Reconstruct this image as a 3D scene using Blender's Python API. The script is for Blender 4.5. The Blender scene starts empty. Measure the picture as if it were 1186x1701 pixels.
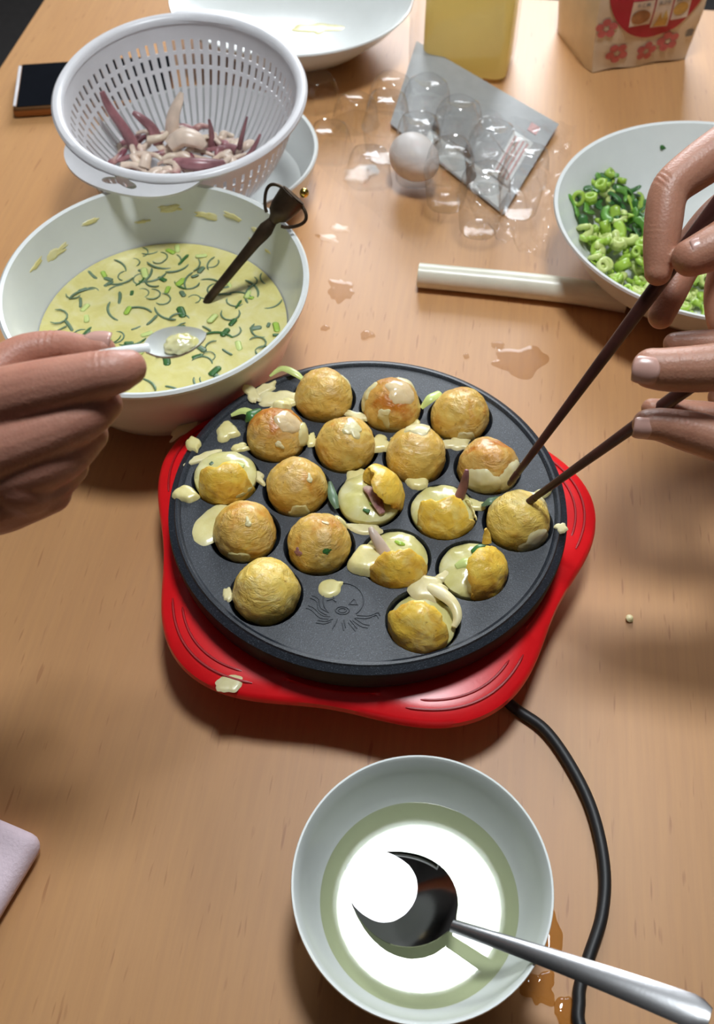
import bpy, bmesh, math, random
from mathutils import Vector, Matrix, Euler, Quaternion, noise
random.seed(7)
R = math.radians
PI = math.pi
SC = bpy.context.scene
COL = SC.collection

# ------------------------------------------------------------------ camera, world, lights, exposure
cam_data = bpy.data.cameras.new('camera')
cam = bpy.data.objects.new('camera', cam_data)
COL.objects.link(cam)
cam.location = (0, 0, 0.577)                      # z = 0 is the table top
cam.rotation_euler = (R(90 - 52.3), 0, 0)
cam_data.sensor_fit = 'VERTICAL'
cam_data.sensor_height = 36.0
cam_data.lens = 36.0 * 1720 / 1701
cam_data.clip_start = 0.01
cam_data.clip_end = 60
cam_data.dof.use_dof = True
cam_data.dof.focus_distance = 0.60
cam_data.dof.aperture_fstop = 11.0
SC.camera = cam

world = bpy.data.worlds.new('room_light')
SC.world = world
world.use_nodes = True
world.node_tree.nodes['Background'].inputs[0].default_value = (0.86, 0.93, 1.0, 1)
world.node_tree.nodes['Background'].inputs[1].default_value = 0.02

def area(name, loc, target, sx, sy, power, color):
    l = bpy.data.lights.new(name, 'AREA')
    l.shape = 'RECTANGLE'; l.size = sx; l.size_y = sy
    l.energy = power; l.color = color
    o = bpy.data.objects.new(name, l); COL.objects.link(o)
    o.location = loc
    o.rotation_euler = (Vector(target) - Vector(loc)).to_track_quat('-Z', 'Y').to_euler()
    return o
area('window_daylight', (0.30, 3.0, 1.12), (0.2, 0.4, 0.4), 1.25, 1.15, 44, (0.90, 0.95, 1.0))

SC.view_settings.view_transform = 'Standard'
SC.view_settings.look = 'None'
SC.view_settings.exposure = 0.68
SC.view_settings.gamma = 1.0
SC.view_settings.use_curve_mapping = False

# ------------------------------------------------------------------ materials
class NT:
    def __init__(self, name):
        self.m = bpy.data.materials.new(name); self.m.use_nodes = True
        self.t = self.m.node_tree; self.b = self.t.nodes['Principled BSDF']
        self.out = self.t.nodes['Material Output']
    def n(self, kind, **kw):
        x = self.t.nodes.new(kind)
        for k, v in kw.items():
            if k in x.inputs.keys(): x.inputs[k].default_value = v
            else: setattr(x, k, v)
        return x
    def l(self, a, b): self.t.links.new(a, b)
    def s(self, **kw):
        for k, v in kw.items():
            k = k.replace('_', ' ')
            self.b.inputs[k].default_value = v
    def coords(self, scale=(1, 1, 1), kind='Object', rand=False):
        c = self.n('ShaderNodeTexCoord'); mp = self.n('ShaderNodeMapping'); mp.inputs['Scale'].default_value = scale
        self.l(c.outputs[kind], mp.inputs['Vector'])
        if rand:
            oi = self.n('ShaderNodeObjectInfo'); mu = self.n('ShaderNodeMath', operation='MULTIPLY'); mu.inputs[1].default_value = 37.0
            self.l(oi.outputs['Random'], mu.inputs[0]); self.l(mu.outputs[0], mp.inputs['Location'])
        return mp.outputs[0]
    def noise(self, vec, scale, detail=4, rough=0.55, dist=0.0):
        x = self.n('ShaderNodeTexNoise'); x.inputs['Scale'].default_value = scale; x.inputs['Detail'].default_value = detail
        x.inputs['Roughness'].default_value = rough; x.inputs['Distortion'].default_value = dist
        self.l(vec, x.inputs['Vector']); return x.outputs['Fac']
    def ramp(self, fac, stops):
        x = self.n('ShaderNodeValToRGB'); e = x.color_ramp.elements
        while len(e) < len(stops): e.new(0.5)
        for i, (p, c) in enumerate(stops):
            e[i].position = p; e[i].color = tuple(c) + (1,) if len(c) == 3 else c
        self.l(fac, x.inputs[0]); return x.outputs[0]
    def bump(self, h, strength=0.3, dist=0.001):
        x = self.n('ShaderNodeBump'); x.inputs['Strength'].default_value = strength; x.inputs['Distance'].default_value = dist
        self.l(h, x.inputs['Height']); self.l(x.outputs[0], self.b.inputs['Normal'])
    def mix(self, fac, a, b, blend='MIX'):
        x = self.n('ShaderNodeMix', data_type='RGBA', blend_type=blend)
        if isinstance(fac, float): x.inputs[0].default_value = fac
        else: self.l(fac, x.inputs[0])
        for i, v in ((6, a), (7, b)):
            if isinstance(v, tuple): x.inputs[i].default_value = v + (1,)
            else: self.l(v, x.inputs[i])
        return x.outputs[2]

def plain(name, col, rough=0.5, metal=0.0, spec=0.5, vary=0.06, bump=0.0, bscale=400, **kw):
    k = NT(name); k.s(Roughness=rough, Metallic=metal); k.b.inputs['Specular IOR Level'].default_value = spec
    v = k.coords()
    f = k.noise(v, 60, 3)
    c0 = tuple(max(0, x * (1 - vary)) for x in col); c1 = tuple(min(1, x * (1 + vary)) for x in col)
    k.l(k.ramp(f, [(0.3, c0), (0.7, c1)]), k.b.inputs['Base Color'])
    if bump: k.bump(k.noise(v, bscale, 2), bump, 0.0006)
    for a, b in kw.items(): k.b.inputs[a.replace('_', ' ')].default_value = b
    return k.m

def wood_mat():
    k = NT('beech_wood')
    v = k.coords((1, 1, 1))
    vs = k.coords((1, 0.10, 1))
    big = k.noise(vs, 14, 5, 0.6, 0.6)
    base = k.ramp(big, [(0.25, (0.500, 0.245, 0.090)), (0.5, (0.560, 0.288, 0.112)), (0.75, (0.600, 0.318, 0.132))])
    fine = k.noise(k.coords((1, 0.045, 1)), 260, 3, 0.6)
    c = k.mix(k.ramp(fine, [(0.35, (0, 0, 0)), (0.65, (0.35, 0.35, 0.35))]), base, (0.45, 0.225, 0.100))
    fl = k.noise(k.coords((1, 0.11, 1)), 330, 1, 0.4)
    flm = k.ramp(fl, [(0.68, (0, 0, 0)), (0.76, (0.55, 0.55, 0.55))])
    c = k.mix(flm, c, (0.33, 0.13, 0.045))
    k.l(c, k.b.inputs['Base Color'])
    k.s(Roughness=0.47); k.b.inputs['Specular IOR Level'].default_value = 0.62
    k.bump(fine, 0.05, 0.0004)
    return k.m

def crust_mat(name, lo, mid, hi, brown, brown_amt, top=0.0, relief=0.75):
    """fried batter skin: pale to golden mottling, browned patches, wrinkled relief"""
    k = NT(name)
    v = k.coords(rand=True)
    a = k.noise(v, 75, 5, 0.6, 0.8)
    c = k.ramp(a, [(0.30, lo), (0.50, mid), (0.68, hi)])
    b = k.noise(v, 48, 4, 0.6, 0.4)
    m = k.ramp(b, [(0.62 - 0.22 * brown_amt, (0, 0, 0)), (0.80 - 0.22 * brown_amt, (0.85, 0.85, 0.85))])
    if top > 0:
        g = k.n('ShaderNodeTexCoord'); sp = k.n('ShaderNodeSeparateXYZ'); k.l(g.outputs['Object'], sp.inputs[0])
        mr = k.n('ShaderNodeMapRange'); mr.inputs[1].default_value = 0.006; mr.inputs[2].default_value = 0.017
        mr.inputs[3].default_value = 0; mr.inputs[4].default_value = top
        k.l(sp.outputs[2], mr.inputs[0])
        ad = k.n('ShaderNodeMath', operation='MULTIPLY_ADD'); ad.inputs[1].default_value = 1.0; ad.use_clamp = True
        mul = k.n('ShaderNodeMath', operation='MULTIPLY'); k.l(mr.outputs[0], mul.inputs[0]); k.l(a, mul.inputs[1])
        k.l(mul.outputs[0], ad.inputs[0]); k.l(m, ad.inputs[2]); m = ad.outputs[0]
    c = k.mix(m, c, brown)
    sp2 = k.noise(v, 420, 2)
    c = k.mix(k.ramp(sp2, [(0.66, (0, 0, 0)), (0.72, (0.5, 0.5, 0.5))]), c, (0.30, 0.12, 0.03))
    k.l(c, k.b.inputs['Base Color'])
    k.s(Roughness=0.27); k.b.inputs['Subsurface Weight'].default_value = 0.10; k.b.inputs['Subsurface Radius'].default_value = (0.004, 0.002, 0.0008)
    k.b.inputs['Subsurface Scale'].default_value = 1.0
    w = k.noise(k.coords((1, 1, 2.2), rand=True), 120, 5, 0.6, 1.9)
    ms = k.ramp(k.noise(k.coords((1, 1, 1), rand=True), 60, 2), [(0.38, (0.25, 0.25, 0.25)), (0.62, (1, 1, 1))])
    mm = k.n('ShaderNodeMath', operation='MULTIPLY'); k.l(w, mm.inputs[0]); k.l(ms, mm.inputs[1])
    k.bump(mm.outputs[0], relief, 0.0022)
    return k.m

def schlick(k, f0, boost=1.0):
    """reflectance of a thin clear layer, the same from both sides"""
    lw = k.n('ShaderNodeLayerWeight'); lw.inputs[0].default_value = 0.5
    p = k.n('ShaderNodeMath', operation='POWER'); p.inputs[1].default_value = 5.0; k.l(lw.outputs['Facing'], p.inputs[0])
    m = k.n('ShaderNodeMath', operation='MULTIPLY_ADD'); m.inputs[1].default_value = (1 - f0) * boost; m.inputs[2].default_value = f0
    k.l(p.outputs[0], m.inputs[0]); return m.outputs[0], lw
def clear_mat(name, tint, f0=0.05, rough=0.06, bump=0.2):
    k = NT(name)
    t = k.n('ShaderNodeBsdfTransparent'); t.inputs[0].default_value = tint + (1,)
    g = k.n('ShaderNodeBsdfGlossy'); g.inputs['Roughness'].default_value = rough
    f, lw = schlick(k, f0, 0.7)
    nz = k.noise(k.coords(), 60, 3)
    bm = k.n('ShaderNodeBump'); bm.inputs['Strength'].default_value = bump; bm.inputs['Distance'].default_value = 0.002
    k.l(nz, bm.inputs['Height']); k.l(bm.outputs[0], g.inputs['Normal'])
    x = k.n('ShaderNodeMixShader'); k.l(f, x.inputs[0]); k.l(t.outputs[0], x.inputs[1]); k.l(g.outputs[0], x.inputs[2])
    k.l(x.outputs[0], k.out.inputs[0])
    k.t.nodes.remove(k.b)
    return k.m

def liquid_mat(name, tint, f0=0.036):
    k = NT(name)
    t = k.n('ShaderNodeBsdfTransparent'); t.inputs[0].default_value = tint + (1,)
    g = k.n('ShaderNodeBsdfGlossy'); g.inputs['Roughness'].default_value = 0.0
    f, lw = schlick(k, f0)
    x = k.n('ShaderNodeMixShader'); k.l(f, x.inputs[0]); k.l(t.outputs[0], x.inputs[1]); k.l(g.outputs[0], x.inputs[2])
    k.l(x.outputs[0], k.out.inputs[0]); k.t.nodes.remove(k.b)
    return k.m

def translucent_mat(name, col, amount=0.3, rough=0.3, spec=0.5):
    k = NT(name)
    k.s(Roughness=rough); k.b.inputs['Base Color'].default_value = col + (1,); k.b.inputs['Specular IOR Level'].default_value = spec
    nz = k.noise(k.coords(), 80, 3)
    k.l(k.ramp(nz, [(0.3, tuple(c * 0.95 for c in col)), (0.7, col)]), k.b.inputs['Base Color'])
    t = k.n('ShaderNodeBsdfTranslucent'); t.inputs[0].default_value = col + (1,)
    x = k.n('ShaderNodeMixShader'); x.inputs[0].default_value = amount
    k.l(k.b.outputs[0], x.inputs[1]); k.l(t.outputs[0], x.inputs[2]); k.l(x.outputs[0], k.out.inputs[0])
    return k.m

def skin_mat(name, base, dark):
    k = NT(name)
    v = k.coords()
    a = k.noise(v, 45, 4, 0.6)
    c = k.ramp(a, [(0.3, dark), (0.7, base)])
    f = k.noise(v, 900, 2)
    c = k.mix(k.ramp(f, [(0.4, (0, 0, 0)), (0.7, (0.2, 0.2, 0.2))]), c, tuple(x * 0.75 for x in base))
    k.l(c, k.b.inputs['Base Color'])
    k.s(Roughness=0.45); k.b.inputs['Subsurface Weight'].default_value = 0.18
    k.b.inputs['Subsurface Radius'].default_value = (0.006, 0.002, 0.001); k.b.inputs['Subsurface Scale'].default_value = 1.0
    w = k.n('ShaderNodeTexVoronoi'); w.inputs['Scale'].default_value = 700; k.l(v, w.inputs['Vector'])
    k.bump(w.outputs['Distance'], 0.22, 0.0005)
    return k.m

def squid_mat():
    k = NT('squid_flesh')
    v = k.coords(rand=True)
    a = k.noise(v, 70, 3, 0.6)
    oi = k.n('ShaderNodeObjectInfo')
    ad = k.n('ShaderNodeMath', operation='MULTIPLY_ADD'); ad.inputs[1].default_value = 0.5; ad.inputs[2].default_value = -0.25
    k.l(oi.outputs['Random'], ad.inputs[0])
    s = k.n('ShaderNodeMath', operation='ADD'); k.l(a, s.inputs[0]); k.l(ad.outputs[0], s.inputs[1])
    k.l(k.ramp(s.outputs[0], [(0.28, (0.20, 0.055, 0.075)), (0.42, (0.46, 0.24, 0.22)), (0.55, (0.66, 0.50, 0.40)), (0.75, (0.74, 0.62, 0.48))]), k.b.inputs['Base Color'])
    k.s(Roughness=0.3)
    k.bump(k.noise(v, 500, 2), 0.3, 0.0006)
    return k.m

M = {}
M['wood'] = wood_mat()
M['floor'] = plain('dark_floor', (0.022, 0.019, 0.018), 0.55, vary=0.2)
M['red'] = plain('red_plastic', (0.80, 0.009, 0.014), 0.30, spec=0.5, vary=0.04, bump=0.05, bscale=900)
M['groove'] = plain('red_groove', (0.40, 0.004, 0.008), 0.35)
def pan_mat():
    k = NT('nonstick_coating')
    v = k.coords()
    f = k.noise(v, 1500, 2, 0.7)
    k.l(k.ramp(f, [(0.35, (0.010, 0.013, 0.019)), (0.60, (0.022, 0.028, 0.038)), (0.72, (0.13, 0.15, 0.18))]), k.b.inputs['Base Color'])
    k.s(Roughness=0.37); k.b.inputs['Specular IOR Level'].default_value = 0.5
    k.bump(f, 0.4, 0.0004)
    return k.m
M['pan'] = pan_mat()
M['pan_side_shade'] = plain('shaded_plate_side', (0.008, 0.009, 0.011), 0.6, spec=0.25, vary=0.1)  # darker copy of the coating; the wall's shade is in this colour
M['black'] = plain('black_plastic', (0.012, 0.012, 0.013), 0.45)
M['rubber'] = plain('black_rubber', (0.010, 0.010, 0.011), 0.5, bump=0.05)
M['white'] = plain('white_melamine', (0.74, 0.76, 0.74), 0.22, spec=0.5, vary=0.015)
M['porcelain'] = plain('white_porcelain', (0.70, 0.73, 0.71), 0.14, spec=0.5, vary=0.015)
M['colander'] = translucent_mat('white_plastic', (0.84, 0.83, 0.845), 0.22, 0.28)
M['steel'] = plain('polished_steel', (0.36, 0.35, 0.35), 0.12, 1.0, vary=0.03)
M['steel_worn'] = plain('worn_steel', (0.50, 0.50, 0.51), 0.27, 1.0, vary=0.05, bump=0.06, bscale=700)
M['bronze'] = plain('dark_bronze', (0.055, 0.035, 0.020), 0.42, 0.7, vary=0.5, bump=0.2, bscale=250)
M['brass'] = plain('brass', (0.75, 0.55, 0.14), 0.2, 1.0)
M['oil'] = liquid_mat('cooking_oil', (0.83, 0.85, 0.66))
M['oil_spill'] = liquid_mat('oil_spill', (0.93, 0.84, 0.66))
M['water'] = liquid_mat('water', (0.95, 0.91, 0.86), 0.022)
def batter_mat(name, a, b, c, rough=0.22):
    k = NT(name)
    v = k.coords()
    f = k.noise(v, 55, 5, 0.6, 0.6)
    k.l(k.ramp(f, [(0.30, a), (0.5, b), (0.70, c)]), k.b.inputs['Base Color'])
    k.s(Roughness=rough)
    k.b.inputs['Subsurface Weight'].default_value = 0.15; k.b.inputs['Subsurface Radius'].default_value = (0.004, 0.003, 0.001); k.b.inputs['Subsurface Scale'].default_value = 1.0
    k.bump(k.noise(v, 160, 3), 0.18, 0.001)
    return k.m
M['batter'] = batter_mat('raw_batter', (0.64, 0.56, 0.19), (0.70, 0.63, 0.25), (0.74, 0.68, 0.36))
M['drip'] = batter_mat('batter_splash', (0.72, 0.62, 0.24), (0.80, 0.71, 0.33), (0.84, 0.77, 0.44), 0.25)
M['drip_white'] = batter_mat('pale_batter_splash', (0.70, 0.60, 0.28), (0.78, 0.69, 0.38), (0.82, 0.75, 0.50), 0.3)
M['filling'] = batter_mat('half_set_batter', (0.58, 0.53, 0.17), (0.67, 0.62, 0.27), (0.74, 0.71, 0.44), 0.15)
M['glaze'] = batter_mat('pink_tinged_glaze', (0.74, 0.52, 0.26), (0.80, 0.62, 0.36), (0.82, 0.68, 0.44), 0.15)
lo, mid, hi = (0.62, 0.45, 0.13), (0.60, 0.36, 0.075), (0.68, 0.47, 0.16)
M['crust_pale'] = crust_mat('pale_gold_crust', (0.84, 0.62, 0.15), (0.84, 0.58, 0.12), (0.90, 0.72, 0.27), (0.66, 0.34, 0.05), 0.32)
M['crust_gold'] = crust_mat('gold_crust', (0.80, 0.60, 0.18), (0.80, 0.53, 0.12), (0.88, 0.70, 0.31), (0.62, 0.27, 0.035), 0.46, 0.6)
M['crust_brown'] = crust_mat('browned_crust', (0.80, 0.60, 0.21), (0.78, 0.50, 0.12), (0.86, 0.68, 0.31), (0.55, 0.19, 0.02), 0.60, 1.2)
M['crust_half'] = crust_mat('yellow_gold_crust', (0.88, 0.64, 0.12), (0.88, 0.56, 0.07), (0.92, 0.70, 0.20), (0.62, 0.27, 0.025), 0.45, 0.0, 0.40)
M['squid'] = squid_mat()
M['squid_pale'] = plain('pale_squid', (0.70, 0.55, 0.44), 0.3, vary=0.2)
M['squid_purple'] = plain('purple_squid_skin', (0.30, 0.13, 0.14), 0.3, vary=0.45)
M['leaf'] = plain('dark_scallion_green', (0.045, 0.15, 0.035), 0.32, vary=0.4)
M['leaf_mid'] = plain('mid_scallion_green', (0.13, 0.32, 0.05), 0.3, vary=0.3)
M['leaf_grey'] = plain('soaked_scallion_green', (0.13, 0.21, 0.12), 0.35, vary=0.3)
M['lime'] = plain('light_scallion_green', (0.36, 0.55, 0.07), 0.3, vary=0.2)
M['pale_green'] = plain('pale_scallion', (0.60, 0.70, 0.24), 0.3, vary=0.15)
M['leek'] = plain('white_leek', (0.76, 0.74, 0.60), 0.3, vary=0.05, bump=0.05)
M['leek_core'] = plain('leek_core', (0.66, 0.62, 0.40), 0.4)
M['stick'] = plain('dark_lacquered_wood', (0.055, 0.018, 0.014), 0.35, vary=0.3)
M['plastic'] = clear_mat('clear_plastic', (0.965, 0.965, 0.965), 0.065)
M['film'] = clear_mat('clear_film', (0.97, 0.97, 0.97), 0.04, 0.08)
M['card'] = plain('grey_card', (0.36, 0.37, 0.37), 0.45, vary=0.06)
M['card_print'] = plain('pink_print', (0.62, 0.36, 0.34), 0.5)
M['card_white'] = plain('white_print_glare', (0.70, 0.72, 0.70), 0.4)  # white print, also the painted glare strip
M['egg'] = plain('white_eggshell', (0.80, 0.74, 0.70), 0.45, vary=0.02)
M['yellow_oil'] = translucent_mat('yellow_oil', (0.92, 0.80, 0.40), 0.65, 0.12)
M['bag'] = plain('cream_bag', (0.72, 0.60, 0.44), 0.28, vary=0.05)
M['bag_red'] = plain('red_print', (0.42, 0.012, 0.035), 0.3)
M['bag_pink'] = plain('pink_print_band', (0.66, 0.06, 0.14), 0.3)
M['bag_flower'] = plain('flower_print', (0.60, 0.14, 0.14), 0.3, vary=0.15)
M['photo_brown'] = plain('photo_meat', (0.30, 0.13, 0.05), 0.3, vary=0.5)
M['photo_pale'] = plain('photo_pale', (0.70, 0.60, 0.50), 0.3, vary=0.2)
M['photo_gold'] = plain('photo_gold', (0.56, 0.33, 0.08), 0.3, vary=0.4)
M['print_white'] = plain('white_lettering', (0.78, 0.66, 0.66), 0.4)
M['print_grey'] = plain('grey_print', (0.16, 0.16, 0.16), 0.4)
M['screen'] = plain('phone_glass', (0.008, 0.009, 0.012), 0.06, vary=0.1)
M['copper'] = plain('bronze_frame', (0.30, 0.14, 0.055), 0.3, 0.8)
M['glint_white'] = plain('glint_white', (0.70, 0.68, 0.70), 0.3)  # pale colour for the painted highlight at the phone's end
M['napkin'] = plain('pink_tissue', (0.74, 0.60, 0.66), 0.85, spec=0.2, vary=0.03, bump=0.55, bscale=520)
M['skin_left'] = skin_mat('tan_skin', (0.56, 0.265, 0.185), (0.45, 0.19, 0.13))
M['skin_right'] = skin_mat('brown_skin', (0.52, 0.255, 0.165), (0.42, 0.185, 0.115))
M['nail'] = plain('fingernail', (0.62, 0.36, 0.30), 0.25, vary=0.05)
M['grey_dark'] = plain('dark_fabric', (0.03, 0.03, 0.032), 0.8, vary=0.2)

# ------------------------------------------------------------------ mesh helpers
def link(name, me, mat=None, parent=None, smooth=True, sharp=None):
    o = bpy.data.objects.new(name, me); COL.objects.link(o)
    if mat: 
        if not me.materials: me.materials.append(mat)
    if smooth:
        me.polygons.foreach_set('use_smooth', [True] * len(me.polygons))
        if sharp: me.set_sharp_from_angle(angle=R(sharp))
    if parent: o.parent = parent
    return o
def mesh(name, vs, fs, mat=None, parent=None, smooth=True, sharp=40):
    me = bpy.data.meshes.new(name); me.from_pydata([tuple(v) for v in vs], [], fs); me.update()
    return link(name, me, mat, parent, smooth, sharp)
def from_bm(name, bm, mat=None, parent=None, smooth=True, sharp=40):
    bmesh.ops.recalc_face_normals(bm, faces=bm.faces)
    me = bpy.data.meshes.new(name); bm.to_mesh(me); bm.free()
    return link(name, me, mat, parent, smooth, sharp)
def tag(o, label, cat, group=None):
    o['label'] = label; o['category'] = cat
    if group: o['group'] = group
    return o
def root(name, label, cat, loc=(0, 0, 0), rot=(0, 0, 0), group=None):
    o = bpy.data.objects.new(name, None); COL.objects.link(o)
    o.location = loc; o.rotation_euler = rot; o.empty_display_size = 0.01
    return tag(o, label, cat, group)

def lathe(prof, n=64, sx=1.0, sy=1.0, c=(0, 0, 0), close=False, mod=None):
    """profile of (r, z) turned about z; returns verts, faces"""
    vs, fs = [], []
    for (r, z) in prof:
        for i in range(n):
            a = 2 * PI * i / n
            rr = r * (mod(a, r, z) if mod else 1)
            vs.append((c[0] + rr * math.cos(a) * sx, c[1] + rr * math.sin(a) * sy, c[2] + z))
    m = len(prof)
    for j in range(m - 1 + (1 if close else 0)):
        for i in range(n):
            k = (i + 1) % n; jj = (j + 1) % m
            fs.append((j * n + i, j * n + k, jj * n + k, jj * n + i))
    return vs, fs
def capped(vs, fs, n, m, first=True, last=True):
    if first: fs.append(tuple(range(n - 1, -1, -1)))
    if last: fs.append(tuple((m - 1) * n + i for i in range(n)))
    return vs, fs
def spline(pts, k=8):
    """Catmull-Rom through points (any dimension)"""
    P = [tuple(p) for p in pts]; out = []
    for i in range(len(P) - 1):
        p0 = P[max(i - 1, 0)]; p1 = P[i]; p2 = P[i + 1]; p3 = P[min(i + 2, len(P) - 1)]
        for s in range(k):
            t = s / k
            out.append(tuple(0.5 * (2 * b + (c - a) * t + (2 * a - 5 * b + 4 * c - d) * t * t + (3 * b - a - 3 * c + d) * t ** 3) for a, b, c, d in zip(p0, p1, p2, p3)))
    out.append(P[-1]); return out
def tube(path, n=12, flat=1.0, up=Vector((0, 0, 1)), cap=True, closed=False):
    """path of (x, y, z, r)"""
    vs, fs = [], []; m = len(path)
    for j, p in enumerate(path):
        a = Vector(path[(j - 1) % m if closed else max(j - 1, 0)][:3]); b = Vector(path[(j + 1) % m if closed else min(j + 1, m - 1)][:3])
        t = (b - a)
        t = t.normalized() if t.length > 1e-9 else Vector((1, 0, 0))
        u = up.cross(t)
        if u.length < 1e-3: u = Vector((1, 0, 0)).cross(t)
        u.normalize(); w = t.cross(u)
        for i in range(n):
            an = 2 * PI * i / n
            vs.append(Vector(p[:3]) + (u * math.cos(an) + w * math.sin(an) * flat) * p[3])
    for j in range(m if closed else m - 1):
        for i in range(n):
            k = (i + 1) % n; jj = (j + 1) % m
            fs.append((j * n + i, j * n + k, jj * n + k, jj * n + i))
    if cap and not closed: capped(vs, fs, n, m)
    return vs, fs
def join(*parts):
    V, Fc = [], []
    for vs, fs in parts:
        o = len(V); V += [tuple(v) for v in vs]; Fc += [tuple(i + o for i in f) for f in fs]
    return V, Fc
def rounded_box(sx, sy, sz, b, seg=3):
    bm = bmesh.new(); bmesh.ops.create_cube(bm, size=1)
    for v in bm.verts: v.co = Vector((v.co.x * sx, v.co.y * sy, v.co.z * sz))
    bmesh.ops.bevel(bm, geom=list(bm.edges), offset=b, segments=seg, affect='EDGES', profile=0.5)
    return bm
def ico(sub, r):
    bm = bmesh.new(); bmesh.ops.create_icosphere(bm, subdivisions=sub, radius=r); return bm
def evaluated(o, name):
    """freeze the modifiers of o into a new mesh"""
    dg = bpy.context.evaluated_depsgraph_get(); dg.update()
    me = bpy.data.meshes.new_from_object(o.evaluated_get(dg)); me.name = name
    o.modifiers.clear(); o.data = me
    return o
def blot(r, h, seed, n=56, amp=0.3, freq=1.1, rings=6, sx=1.0, sy=1.0, tail=None):
    """flat irregular splash with a rounded edge, lying on z = 0"""
    vs = [(0, 0, h)]; fs = []
    for j in range(1, rings + 1):
        f = j / rings
        z = h * math.sqrt(max(0.0, 1 - f ** 4)) if j < rings else 0.0
        for i in range(n):
            a = 2 * PI * i / n
            q = 1 + amp * (noise.noise(Vector((math.cos(a) * freq, math.sin(a) * freq, seed * 3.7))) * 1.3 + 0.35 * noise.noise(Vector((math.cos(a) * freq * 2.5, math.sin(a) * freq * 2.5, seed * 1.3))))
            if tail: 
                d = (a - tail[0] + PI) % (2 * PI) - PI
                q += tail[1] * math.exp(-(d / tail[2]) ** 2)
            vs.append((math.cos(a) * r * f * q * sx, math.sin(a) * r * f * q * sy, z))
    for i in range(n): fs.append((0, 1 + i, 1 + (i + 1) % n))
    for j in range(rings - 1):
        for i in range(n):
            k = (i + 1) % n
            fs.append((1 + j * n + i, 1 + (j + 1) * n + i, 1 + (j + 1) * n + k, 1 + j * n + k))
    fs.append(tuple(1 + (rings - 1) * n + i for i in range(n - 1, -1, -1)))
    return vs, fs

# ------------------------------------------------------------------ the setting: floor
bm = bmesh.new(); bmesh.ops.create_grid(bm, x_segments=4, y_segments=4, size=4)
fl = from_bm('floor', bm, M['floor'], smooth=False); fl.location = (0, 1, -0.72); fl['kind'] = 'structure'

M['wall'] = plain('darkened_wall', (0.06, 0.055, 0.05), 0.8, vary=0.02)  # unseen walls, coloured near black to cut bounced fill
M['ceiling'] = plain('darkened_ceiling', (0.40, 0.40, 0.39), 0.8, vary=0.01)  # greyed so that less light bounces down
def slab(name, c, d, mat):
    bm = bmesh.new(); bmesh.ops.create_cube(bm, size=1)
    for v in bm.verts: v.co = Vector((c[0] + v.co.x * d[0], c[1] + v.co.y * d[1], c[2] + v.co.z * d[2]))
    o = from_bm(name, bm, mat, smooth=False); o['kind'] = 'structure'; return o
slab('ceiling', (0.2, 0.5, 1.745), (4.9, 5.5, 0.05), M['ceiling'])
slab('wall_left', (-2.275, 0.5, 0.5), (0.05, 5.5, 2.44), M['wall'])
slab('wall_right', (2.675, 0.5, 0.5), (0.05, 5.5, 2.44), M['wall'])
slab('wall_back', (0.2, 3.275, 0.5), (4.9, 0.05, 2.44), M['wall'])
slab('wall_front', (0.2, -2.275, 0.5), (4.9, 0.05, 2.44), M['wall'])

# ------------------------------------------------------------------ ceiling lamp, seen mirrored in the oil
lamp = root('ceiling_lamp', 'round flush white ceiling lamp above the table, seen only mirrored in the oil', 'lamp', (0.128, 0.668, 1.668))
vs, fs = lathe([(0.0, 0.05), (0.176, 0.05), (0.184, 0.045), (0.184, 0.0), (0.176, -0.004), (0.174, 0.004), (0.0, 0.004)], 64)
mesh('housing', vs, fs, M['white'], lamp)
k = NT('lamp_light'); k.s(Roughness=0.4)
k.b.inputs['Emission Color'].default_value = (0.90, 0.96, 1.0, 1); k.b.inputs['Emission Strength'].default_value = 46.0
vs, fs = lathe([(0.168, 0.004), (0.163, -0.012), (0.12, -0.022), (0.06, -0.027), (0.002, -0.028)], 64)
capped(vs, fs, 64, 5, first=False)
mesh('diffuser', vs, fs, k.m, lamp)

# ------------------------------------------------------------------ table
tab = root('dining_table', 'wide beech wood dining table carrying all the cooking things', 'table', (0.36, 0.55, 0.0), (0, 0, R(-7.6)))
TW, TL = 1.36, 1.30
bm = rounded_box(TW, TL, 0.032, 0.0035, 3)
for v in bm.verts: v.co.z -= 0.016
tt = from_bm('tabletop', bm, M['wood'], tab)
# the corner at the back left of the top
TABLE_BACK_LEFT = Vector((-0.348, 1.262, 0))
ca, sa = math.cos(R(-7.6)), math.sin(R(-7.6))
tab.location = TABLE_BACK_LEFT - Vector((ca * -TW / 2 - sa * TL / 2, sa * -TW / 2 + ca * TL / 2, 0))
for x in (-1, 1):
    for y in (-1, 1):
        bm = rounded_box(0.06, 0.06, 0.688, 0.004, 2)
        for v in bm.verts: v.co += Vector((x * (TW / 2 - 0.06), y * (TL / 2 - 0.06), -0.032 - 0.344))
        from_bm('leg', bm, M['wood'], tab)
for y in (-1, 1):
    bm = rounded_box(TW - 0.18, 0.022, 0.07, 0.003, 1)
    for v in bm.verts: v.co += Vector((0, y * (TL / 2 - 0.06), -0.067))
    from_bm('apron', bm, M['wood'], tab)

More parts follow.
